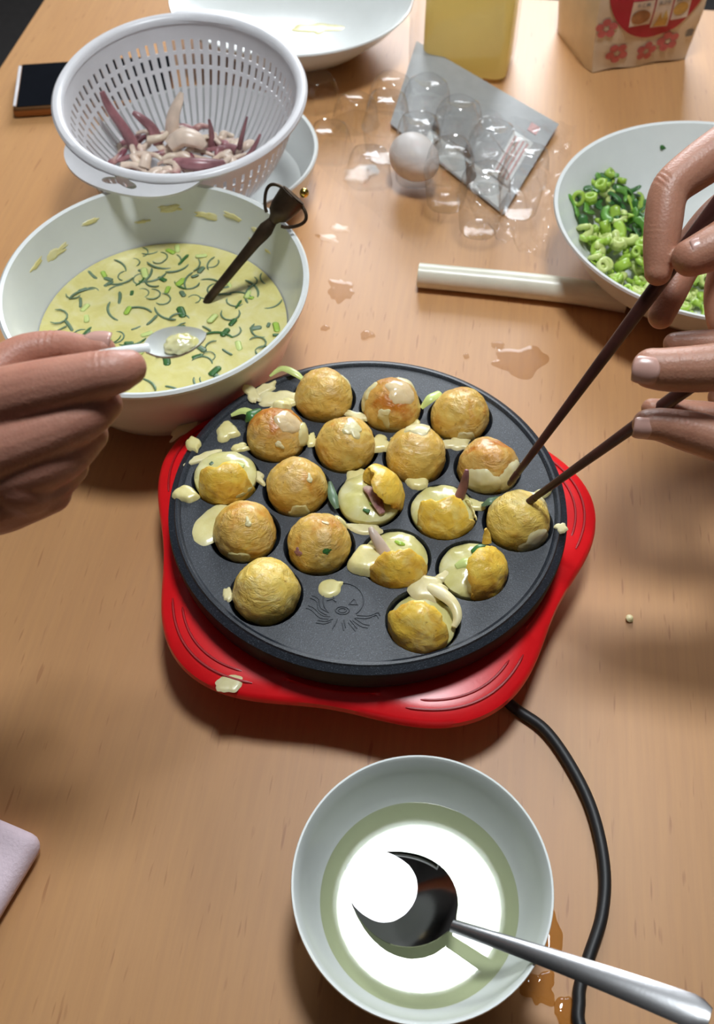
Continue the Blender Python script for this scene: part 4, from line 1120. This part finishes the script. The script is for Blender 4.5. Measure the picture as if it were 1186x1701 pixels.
face_print('red_label', ell(0.003, 0.097, 0.0480, 0.064, 72), 0.0010, 'bag_red')
def quad(x0, z0, x1, z1, n=8):
    o = [(x0 + (x1 - x0) * i / n, z0) for i in range(n)] + [(x1, z0 + (z1 - z0) * i / n) for i in range(n)] + [(x1 - (x1 - x0) * i / n, z1) for i in range(n)] + [(x0, z1 - (z1 - z0) * i / n) for i in range(n)]
    return o
face_print('pink_band', quad(-0.022, 0.0745, 0.038, 0.0920), 0.0014, 'bag_pink')
face_print('food_photo', quad(-0.0215, 0.0480, -0.0015, 0.0735), 0.0014, 'photo_pale')
face_print('food_photo', quad(0.0000, 0.0435, 0.0160, 0.0735), 0.0014, 'photo_pale')
face_print('food_photo', quad(0.0175, 0.0495, 0.0345, 0.0735), 0.0014, 'photo_pale')
face_print('pictured_meat', ell(-0.0120, 0.0570, 0.0088, 0.0075, 20), 0.0018, 'photo_brown')
face_print('pictured_fritters', [(0.002, 0.0445), (0.0145, 0.0445), (0.0145, 0.052), (0.011, 0.062), (0.009, 0.052), (0.006, 0.060), (0.004, 0.050)], 0.0018, 'photo_gold')
face_print('pictured_dumpling', ell(0.0255, 0.0600, 0.0075, 0.0062, 20), 0.0018, 'photo_gold')
def flower(x, z, s, rot):
    for q in range(5):
        a = R(rot + 72 * q); face_print('flower_petal', ell(x + s * 0.62 * math.cos(a), z + s * 0.62 * math.sin(a), s * 0.38, s * 0.38, 14), 0.0012, 'bag_flower')
    face_print('flower_centre', ell(x, z, s * 0.16, s * 0.16, 10), 0.0016, 'bag')
flower(-0.0415, 0.0480, 0.0105, 20); flower(-0.0275, 0.0195, 0.0115, 50); flower(0.0025, 0.0175, 0.0105, 10); flower(0.0225, 0.0255, 0.0110, 35)
face_print('grey_print', quad(0.0400, 0.0270, 0.0475, 0.0340), 0.0012, 'print_grey')
def words(txt, x, z, size, off, mat, name='lettering'):
    cu = bpy.data.curves.new(name, 'FONT'); cu.body = txt; cu.size = size; cu.align_x = 'CENTER'; cu.extrude = 0.0001; cu.resolution_u = 3
    o = bpy.data.objects.new(name, cu); COL.objects.link(o)
    dg = bpy.context.evaluated_depsgraph_get(); dg.update()
    me = bpy.data.meshes.new_from_object(o.evaluated_get(dg)); bpy.data.objects.remove(o)
    for v in me.vertices:
        xx, zz = (x + v.co.x) * 1.16, z + v.co.y
        q = bagpt(max(-0.985, min(0.985, xx / (HW + 0.003))), zz / BHT, 0); v.co = (q.x, q.y - off - v.co.z, q.z)
    me.materials.clear(); me.materials.append(M[mat]); return link(name, me, None, fb, smooth=False)
words('こんなお料理に!', 0.008, 0.0795, 0.0070, 0.0018, 'print_white')
words('たこ焼', -0.0115, 0.0680, 0.0040, 0.0018, 'print_grey'); words('天ぷら', 0.0080, 0.0680, 0.0040, 0.0018, 'print_grey'); words('お好み焼', 0.0260, 0.0680, 0.0036, 0.0018, 'print_grey')

# ------------------------------------------------------------------ bowl of chopped scallions, leek
ox, oy = 0.290, 0.700
on = root('scallion_bowl', 'white bowl of chopped green scallions at the right edge of the table', 'bowl', (ox, oy, 0))
vs, fs = lathe([(0.060, 0.0), (0.064, 0.003), (0.084, 0.010), (0.110, 0.034), (0.1285, 0.0620), (0.1310, 0.0642), (0.1304, 0.0662), (0.1275, 0.0655), (0.1075, 0.037), (0.082, 0.0140), (0.060, 0.0065), (0.0005, 0.0055)], 128)
capped(vs, fs, 128, 12); mesh('bowl_body', vs, fs, M['white'], on)
rings_ = [mats(ring_mesh('scallion_ring', 0.0048, 0.0058, 0.0026), c_) for c_ in ('lime', 'pale_green')]
rings_ += [mats(arc_mesh('scallion_half_ring', 0.0056, 190, 0.0024, 0.85), c_) for c_ in ('lime', 'pale_green', 'lime')]
rings_ += [mats(arc_mesh('scallion_half_ring', 0.0080, 110, 0.0030, 0.7), c_) for c_ in ('pale_green', 'lime')]
leafs = [mats(arc_mesh('scallion_leaf', 0.012, 75, 0.0040, 0.22), c_) for c_ in ('leaf', 'lime')] + [mats(arc_mesh('scallion_leaf', 0.009, 120, 0.0032, 0.3), c_) for c_ in ('leaf', 'leaf_mid')]
rng = random.Random(3)
CG = 'chopped scallion heap in the white bowl'
for i in range(250):
    a = rng.uniform(0, 2 * PI); rr = math.sqrt(rng.uniform(0, 1))
    px_, py_ = 0.078 * rr * math.cos(a), 0.082 * rr * math.sin(a)
    hx = 0.226 + px_ * 0.92; hy = 0.700 + py_ - 0.25 * px_
    hx = 0.2400 + px_ * 0.75; hy = 0.7000 + py_ - 0.30 * px_
    dc = math.hypot(hx - ox, hy - oy)
    floor_z = 0.0065 if dc < 0.06 else 0.0065 + 0.0075 * min(1, (dc - 0.06) / 0.022) + max(0, dc - 0.082) * 0.90
    z = floor_z + 0.004 + 0.026 * (1 - rr ** 2) * rng.uniform(0.15, 1)
    back = hy > 0.715
    pool = (leafs * 3 + rings_[:1]) if back and rng.random() < 0.8 else (rings_ * 2 + leafs[1:2])
    o = bpy.data.objects.new('scallion_slice', rng.choice(pool)); COL.objects.link(o)
    o.location = (hx, hy, z); s = rng.uniform(0.8, 1.35); o.scale = (s, s, s)
    o.rotation_euler = (rng.uniform(-0.9, 0.9), rng.uniform(-0.9, 0.9), rng.uniform(0, 6.28))
    tag(o, 'chopped scallion piece in the heap in the white bowl at right', 'scallion', CG)
o = bpy.data.objects.new('scallion_slice', leafs[0].copy()); COL.objects.link(o); o.location = (0.2715, 0.8154, 0.05); o.scale = (0.55, 0.55, 0.55); o.rotation_euler = (0.75, 0.2, 0.4)
tag(o, 'single scallion fleck stuck high on the far inside wall of the scallion bowl', 'scallion')
lk = root('leek_stalk', 'white leek stalk with cut ends lying in front of the egg carton', 'leek')
pa = spline([(0.0516, 0.6893, 0.0105) + (0.0102,), (0.0942, 0.6831, 0.0105) + (0.0103,), (0.1387, 0.6759, 0.0108) + (0.0106,), (0.1802, 0.6681, 0.011) + (0.0106,), (0.2218, 0.6571, 0.0108) + (0.0104,)], 8)
vs, fs = tube(pa, 28, 1.0); mesh('stalk', vs, fs, M['leek'], lk, sharp=50)
for (p, q) in ((pa[0], pa[1]), (pa[-1], pa[-2])):
    d = (Vector(p[:3]) - Vector(q[:3])).normalized()
    rg = []
    for r in (0.0085, 0.0060, 0.0035):
        ringp = []
        u = Vector((0, 0, 1)).cross(d).normalized(); w = d.cross(u)
        for i in range(24): ringp.append(tuple(Vector(p[:3]) + (u * math.cos(2 * PI * i / 24) + w * math.sin(2 * PI * i / 24)) * r) + (0.0005,))
        rg.append(tube(ringp, 6, closed=True))
    vs, fs = join(*rg); mesh('cut_rings', vs, fs, M['leek_core'], lk)

# ------------------------------------------------------------------ chopsticks
def chopstick(tip, far, label, r0=0.0019, r1=0.0043):
    tip, far = Vector(tip), Vector(far); d = (far - tip).normalized(); L = 0.235
    path = [tuple(tip + d * L * s) + (r0 + (r1 - r0) * min(1, s * 1.5) if s > 0 else r0 * 0.6,) for s in [0, 0.006, 0.1, 0.2, 0.3, 0.4, 0.5, 0.6, 0.7, 0.8, 0.9, 0.995, 1.0]]
    t = root('chopstick', label, 'chopstick', (0, 0, 0), (0, 0, 0), 'dark wooden chopsticks')
    vs, fs = tube(path, 12); mesh('stick', vs, fs, M['stick'], t)
    vs, fs = tube([tuple(tip + d * q) + (r0 + (r1 - r0) * q / L * 1.5 + 0.00025,) for q in (0.004, 0.010)] , 12); mesh('tip_band', vs, fs, M['stick'], t)
chopstick((0.0932, 0.4022, 0.0835), (0.1683, 0.4456, 0.2137), 'long dark chopstick held by the upper hand, its tip on the plate')
chopstick((0.1007, 0.3855, 0.0845), (0.1606, 0.3773, 0.1798), 'dark chopstick held by the lower hand, poking the wrinkled ball')

# ------------------------------------------------------------------ hands
def capsules(chain):
    out = []
    p = spline(chain, 5)
    out.append(tube(p, 16))
    for q in (p[0], p[-1]):
        bm = ico(3, q[3]); vs = [v.co + Vector(q[:3]) for v in bm.verts]; fs = [tuple(v.index for v in f.verts) for f in bm.faces]; bm.free()
        out.append((vs, fs))
    return out
def ellipsoid(c, rx, ry, rz, rot=None):
    bm = ico(4, 1); m_ = rot.to_matrix() if rot else Matrix.Identity(3)
    vs = [m_ @ Vector((v.co.x * rx, v.co.y * ry, v.co.z * rz)) + Vector(c) for v in bm.verts]
    fs = [tuple(v.index for v in f.verts) for f in bm.faces]; bm.free(); return vs, fs
def flesh(chains, blobs, mat, parent, voxel=0.0010, smooth=7, creases=()):
    parts = []
    for c in chains: parts += capsules(c)
    for b in blobs: parts += capsules(b) if isinstance(b, list) else [b]
    vs, fs = join(*parts)
    o = mesh('hand', vs, fs, None, None, smooth=False)
    r = o.modifiers.new('r', 'REMESH'); r.mode = 'VOXEL'; r.voxel_size = voxel; r.use_smooth_shade = True
    s = o.modifiers.new('s', 'SMOOTH'); s.iterations = smooth; s.factor = 0.5
    evaluated(o, 'hand')
    for c, d, reach, amt in creases:           # shallow skin folds across a finger joint
        c = Vector(c); d = Vector(d).normalized()
        for v in o.data.vertices:
            q = v.co - c
            if q.length < reach:
                t = q.dot(d)
                g = sum(w_ * math.exp(-((t - s_ - 0.0005 * noise.noise(v.co * 260)) / 0.0007) ** 2) for s_, w_ in ((-0.0028, 0.7), (0.0, 1.0), (0.0026, 0.75)))
                bulge = math.exp(-(t / 0.006) ** 2) * 0.7
                v.co -= v.normal * amt * (g - bulge) * max(0, 1 - (q.length / reach) ** 2)
    o.data.materials.clear(); o.data.materials.append(mat); o.parent = parent
    o.data.polygons.foreach_set('use_smooth', [True] * len(o.data.polygons))
    return o
def nail(c, along_, normal, L, W, parent):
    a = Vector(along_).normalized(); nrm = Vector(normal); nrm = (nrm - a * nrm.dot(a)).normalized(); s = a.cross(nrm)
    vs, fs = [], []
    n_ = 10
    for j in range(n_ + 1):
        for i in range(n_ + 1):
            u, v = 2 * i / n_ - 1, 2 * j / n_ - 1
            k_ = math.sqrt(max(0, 1 - 0.45 * v ** 4)) if v < 0 else math.sqrt(max(0, 1 - 0.3 * v ** 4))
            x = u * W / 2 * k_; y = v * L / 2 * (1 - 0.12 * u * u)
            vs.append(Vector(c) + s * x + a * y + nrm * (-0.55 * W * (u * u) * 0.42 - 0.0006 * v * v))
    for j in range(n_):
        for i in range(n_): q = j * (n_ + 1) + i; fs.append((q, q + 1, q + n_ + 2, q + n_ + 1))
    me = bpy.data.meshes.new('fingernail'); me.from_pydata([tuple(v) for v in vs], [], fs); me.update()
    o = link('fingernail', me, M['nail'], parent)
    m_ = o.modifiers.new('t', 'SOLIDIFY'); m_.thickness = 0.0009; m_.offset = 0
    evaluated(o, 'fingernail'); o.data.polygons.foreach_set('use_smooth', [True] * len(o.data.polygons)); return o

CAMP = Vector((0, 0, 0.577))
pl = root('person', 'person reaching in from the left, fist holding a small white spoon', 'person')
left_chains = [
    [(-0.176, 0.313, 0.2417, 0.01168), (-0.1557, 0.3396, 0.2489, 0.00978), (-0.1376, 0.3466, 0.2504, 0.00793), (-0.1233, 0.3442, 0.2512, 0.00708), (-0.1141, 0.3431, 0.253, 0.00569)],          # thumb
    [(-0.1654, 0.3006, 0.2587, 0.01419), (-0.1377, 0.3011, 0.2683, 0.01245), (-0.1145, 0.3032, 0.2738, 0.01063), (-0.0996, 0.3056, 0.2756, 0.0094), (-0.0946, 0.3092, 0.2745, 0.00772)],       # index
    [(-0.1603, 0.2846, 0.2463, 0.01419), (-0.1341, 0.2893, 0.2539, 0.01207), (-0.1139, 0.2961, 0.2591, 0.01006), (-0.1069, 0.303, 0.2591, 0.00813)],                          # middle
    [(-0.1642, 0.2832, 0.232, 0.01453), (-0.1392, 0.2844, 0.2394, 0.01282), (-0.1238, 0.2897, 0.2435, 0.01077), (-0.1154, 0.2992, 0.2443, 0.0083)],                          # ring
    [(-0.1662, 0.2783, 0.2214, 0.01444), (-0.1445, 0.2822, 0.2271, 0.01202), (-0.1319, 0.2863, 0.2303, 0.01045), (-0.1253, 0.2931, 0.2303, 0.00791)],                           # little finger
]
left_blobs = [[(-0.1996, 0.3018, 0.2263, 0.03492), (-0.1734, 0.2983, 0.2303, 0.03186), (-0.1557, 0.2918, 0.2319, 0.02494), (-0.1445, 0.2873, 0.2311, 0.01881)], [(-0.1861, 0.289, 0.2165, 0.02283), (-0.1601, 0.2836, 0.219, 0.01646), (-0.1458, 0.2827, 0.2222, 0.01266), (-0.1353, 0.2848, 0.2238, 0.01055)],
    [(-0.3631, 0.2844, 0.1863, 0.04212), (-0.2845, 0.2933, 0.1932, 0.03791), (-0.2178, 0.2999, 0.2116, 0.03571)]]
hl_ = flesh(left_chains, left_blobs, M['skin_left'], pl, creases=[((-0.1045, 0.3062, 0.2828), Vector((-0.096, 0.3072, 0.2836)) - Vector((-0.1131, 0.3058, 0.2825)), 0.012, 0.00045), ((-0.1401, 0.3462, 0.253), Vector((-0.1265, 0.3396, 0.2581)) - Vector((-0.1479, 0.3396, 0.2581)), 0.011, 0.0006), ((-0.1286, 0.2787, 0.2869), Vector((-0.1193, 0.2806, 0.2883)) - Vector((-0.1379, 0.2782, 0.2865)), 0.014, 0.0004)])
nail((-0.1165, 0.3446, 0.2585), Vector((-0.1141, 0.3474, 0.2563)) - Vector((-0.1261, 0.349, 0.2548)), Vector((0.02, -0.25, 0.95)), 0.0130, 0.0090, hl_)

pr_ = root('person', 'person at the right holding one chopstick in each hand', 'person')
up_chains = [
    [(0.2352, 0.5239, 0.2586, 0.01597), (0.205, 0.506, 0.2514, 0.01385), (0.1823, 0.4911, 0.2453, 0.01211), (0.1686, 0.4784, 0.2408, 0.01072), (0.1647, 0.4633, 0.2318, 0.01035), (0.1631, 0.4505, 0.2219, 0.00938), (0.1618, 0.4423, 0.2155, 0.00744)],   # index
    [(0.2213, 0.4546, 0.2383, 0.01397), (0.2014, 0.4478, 0.2357, 0.01328), (0.1865, 0.4406, 0.2328, 0.01197), (0.1748, 0.4366, 0.2297, 0.01008)],                     # thumb
    [(0.2404, 0.513, 0.2237, 0.01449), (0.2093, 0.4966, 0.2111, 0.01311), (0.1877, 0.475, 0.1983, 0.01098), (0.1768, 0.4555, 0.1885, 0.0092), (0.1714, 0.4444, 0.1826, 0.00747)],  # middle
    [(0.2489, 0.517, 0.2003, 0.015), (0.2287, 0.4998, 0.183, 0.01364), (0.2179, 0.4828, 0.1698, 0.01077), (0.2185, 0.4633, 0.1588, 0.01), (0.2249, 0.4533, 0.1537, 0.00854)],       # ring
    [(0.2626, 0.5158, 0.1794, 0.01465), (0.2488, 0.5001, 0.1646, 0.01249), (0.2406, 0.481, 0.1526, 0.01026), (0.2428, 0.4679, 0.145, 0.00876)],                     # little finger
]
up_blobs = [[(0.2827, 0.5085, 0.2268, 0.0376), (0.2497, 0.504, 0.2299, 0.0288), (0.2281, 0.5012, 0.2318, 0.02022)], [(0.4274, 0.5771, 0.2533, 0.04603), (0.3504, 0.5396, 0.2376, 0.04002), (0.2827, 0.5085, 0.2268, 0.0359)]]
hu_ = flesh(up_chains, up_blobs, M['skin_right'], pr_, creases=[((0.1621, 0.4776, 0.251), Vector((0.8, 0.4, 0.45)), 0.012, 0.0006), ((0.1527, 0.4512, 0.237), Vector((0, 0.6, 0.8)), 0.010, 0.0004)])
nail((0.1779, 0.4331, 0.2391), Vector((0.1724, 0.4319, 0.2381)) - Vector((0.1848, 0.4346, 0.2401)), Vector((0, -0.66, 0.75)), 0.0110, 0.0115, hu_)
low_chains = [
    [(0.2182, 0.3701, 0.2195, 0.0148), (0.1915, 0.3689, 0.2186, 0.01273), (0.1708, 0.3673, 0.2173, 0.01184), (0.1534, 0.3676, 0.2161, 0.01098), (0.1457, 0.3688, 0.2158, 0.01011)],                  # thumb
    [(0.2227, 0.3443, 0.1861, 0.01451), (0.1937, 0.3468, 0.1842, 0.01216), (0.17, 0.3531, 0.1863, 0.01068), (0.1548, 0.3559, 0.1886, 0.00885), (0.1474, 0.3562, 0.1888, 0.00794)],   # index
    [(0.2362, 0.3753, 0.1703, 0.0141), (0.2042, 0.374, 0.1693, 0.01154), (0.1785, 0.3778, 0.1723, 0.00833), (0.1561, 0.3794, 0.1761, 0.00543)],                      # middle, behind the stick
    [(0.2452, 0.4159, 0.1752, 0.01531), (0.2153, 0.4212, 0.1792, 0.01131), (0.1887, 0.4233, 0.1809, 0.00799), (0.1754, 0.4236, 0.1811, 0.00632)],                      # ring
    [(0.2554, 0.4138, 0.1537, 0.01436), (0.2323, 0.418, 0.1543, 0.01166), (0.2151, 0.4153, 0.1522, 0.00961), (0.2075, 0.4111, 0.1516, 0.0082)],                      # little finger
]
low_blobs = [[(0.2657, 0.3767, 0.1781, 0.03492), (0.2349, 0.3731, 0.1819, 0.02673), (0.2179, 0.3709, 0.1842, 0.01875)], [(0.4309, 0.3703, 0.1466, 0.04285), (0.3323, 0.3737, 0.1625, 0.03721), (0.2657, 0.3767, 0.1781, 0.03333)]]
hw_ = flesh(low_chains, low_blobs, M['skin_right'], pr_, creases=[((0.1566, 0.3612, 0.228), Vector((1, 0, 0)), 0.012, 0.0004), ((0.1613, 0.3485, 0.1993), Vector((1, 0, 0)), 0.010, 0.0004)])
nail((0.1399, 0.3607, 0.2221), Vector((0.1339, 0.364, 0.2213)) - Vector((0.145, 0.3611, 0.2217)), Vector((-0.25, -0.70, 0.60)), 0.0130, 0.0130, hw_)
nail((0.1437, 0.3494, 0.1921), Vector((0.1378, 0.3502, 0.1921)) - Vector((0.1499, 0.3495, 0.1916)), Vector((-0.4, -0.75, 0.4)), 0.0105, 0.0110, hw_)

# small white spoon with a lump of batter, held by the left hand
ws = root('teaspoon', 'small white spoon in the left fist holding a little batter', 'spoon')
a0 = Vector((-0.0932, 0.3345, 0.2618)); a1 = Vector((-0.0672, 0.3458, 0.2603))
ax = (a1 - a0).normalized()
bu = Vector((0.02, -0.10, 1)); bu = (bu - ax * bu.dot(ax)).normalized(); bs = ax.cross(bu)
L_ = (a1 - a0).length
vs, fs = [], []
NR, NS = 20, 14
for off in (0.0, -0.0012):
    for i in range(NR + 1):
        s = i / NR
        w_ = 0.0086 * max(0.0, math.sin(PI * max(0, min(1, s)) ** 0.85)) ** 0.6
        w_ = max(w_, 0.0022 * (1 - s))
        for j in range(NS + 1):
            t_ = 2 * j / NS - 1
            dep = 0.0062 * (math.sin(PI * s ** 0.95) if 0 < s < 1 else 0) * (1 - t_ * t_)
            vs.append(a0 + ax * (L_ * s) + bs * (w_ * t_) + bu * (-dep + off))
W = NS + 1; m = (NR + 1) * W
for i in range(NR):
    for j in range(NS):
        fs.append((i * W + j, i * W + j + 1, (i + 1) * W + j + 1, (i + 1) * W + j))
        fs.append((m + i * W + j, m + (i + 1) * W + j, m + (i + 1) * W + j + 1, m + i * W + j + 1))
    for j in (0, NS): fs.append((i * W + j, (i + 1) * W + j, m + (i + 1) * W + j, m + i * W + j))
mesh('spoon_bowl', vs, fs, M['white'], ws, sharp=60)
hp = [tuple(a0 + ax * 0.002 - bu * 0.0004) + (0.0024,), tuple(a0 - ax * 0.012 + bu * 0.002) + (0.0024,), tuple(a0 - ax * 0.05 + bu * 0.004) + (0.0028,), tuple(a0 - ax * 0.085 + bu * 0.004) + (0.0034,)]
vs, fs = tube(spline(hp, 5), 10, 0.5, up=bu); mesh('handle', vs, fs, M['white'], ws)
c = a0 + ax * (L_ * 0.58) - bu * 0.0030
bm = ico(4, 1)
for v in bm.verts:
    d = v.co.normalized(); k_ = 1 + 0.2 * noise.noise(d * 2.2)
    v.co = c + ax * (d.x * 0.0075 * k_) + bs * (d.y * 0.0055 * k_) + bu * (d.z * 0.0030 * k_)
tag(from_bm('batter_lump', bm, M['filling']), 'small lump of yellow batter in the bowl of the white spoon', 'batter')

# ------------------------------------------------------------------ napkin, spills, crumb
nk = root('napkin', 'folded pink paper napkin at the left edge of the table', 'napkin', (-0.232, 0.203, 0.0), (0, 0, R(-22)))
def fold(z0, th, sx, sy, seed):
    bm = rounded_box(sx, sy, th, th * 0.48, 4)
    bmesh.ops.subdivide_edges(bm, edges=[e for e in bm.edges if e.calc_length() > 0.02], cuts=10, use_grid_fill=True)
    for v in bm.verts: v.co.z += z0 + th / 2 + 0.0012 * noise.noise(Vector((v.co.x * 40, v.co.y * 40, seed))) * (1 if v.co.z > 0 else 0)
    return bm
from_bm('folded_tissue', fold(0.0, 0.017, 0.104, 0.054, 1), M['napkin'], nk)
WG = 'spilled drops on the table'
def spill(p, r, h, seed, label, mat='water', amp=0.35, sx=1, sy=1, rz=0, cat='spill'):
    vs, fs = blot(r, h, seed, amp=amp, sx=sx, sy=sy)
    o = mesh('liquid_spill', vs, fs, M[mat]); o.location = (p[0], p[1], 0.0001); o.rotation_euler = (0, 0, R(rz)); tag(o, label, cat, WG)
spill((0.0083, 0.6278, 0), 0.0058, 0.0016, 2.1, 'round clear water drop behind the black plate')
spill((-0.0137, 0.6857, 0), 0.0105, 0.0005, 3.2, 'ragged wet patch right of the mixing bowl', amp=0.8, sy=1.4)
spill((-0.026, 0.6357, 0), 0.0036, 0.0006, 4.2, 'small wet spot between mixing bowl and griddle')
spill((0.1298, 0.5959, 0), 0.0150, 0.0005, 5.2, 'wide thin wet patch right behind the griddle', amp=0.6, sx=1.3)
spill((0.1133, 0.6151, 0), 0.0052, 0.0006, 6.2, 'small round wet spot above the wide wet patch')
spill((0.0873, 0.6027, 0), 0.0026, 0.0014, 7.2, 'tiny clear water bead behind the griddle')
spill((0.004, 0.8474, 0), 0.0130, 0.0006, 8.2, 'wet patch in front of the opened carton lid', amp=0.5, sx=1.2)
spill((-0.0256, 0.7529, 0), 0.0060, 0.0005, 9.2, 'wet streak right of the bronze stirrer', amp=0.8, sx=1.8, rz=-30)
spill((-0.0124, 0.7657, 0), 0.0050, 0.0005, 9.9, 'second wet streak right of the bronze stirrer', amp=0.8, sx=1.8, rz=-30)
spill((0.104, 0.1592, 0), 0.0075, 0.0018, 10.2, 'oily drop against the right side of the small bowl', 'oil_spill', sx=0.7, sy=1.7)
spill((0.0939, 0.1337, 0), 0.0100, 0.0014, 11.2, 'oily puddle under the tablespoon handle', 'oil_spill', amp=0.5)
spill((0.1071, 0.1216, 0), 0.0070, 0.0018, 12.2, 'oily puddle left of the cord at the bottom edge', 'oil_spill', sx=0.8)
bm = ico(3, 0.0026)
for v in bm.verts: v.co *= 1 + 0.3 * noise.noise(v.co * 600); v.co.z *= 0.6
o = from_bm('batter_crumb', bm, M['drip_white']); o.location = (0.1776, 0.3572) + (0.0014,); tag(o, 'small white batter crumb on the table right of the griddle', 'crumb')
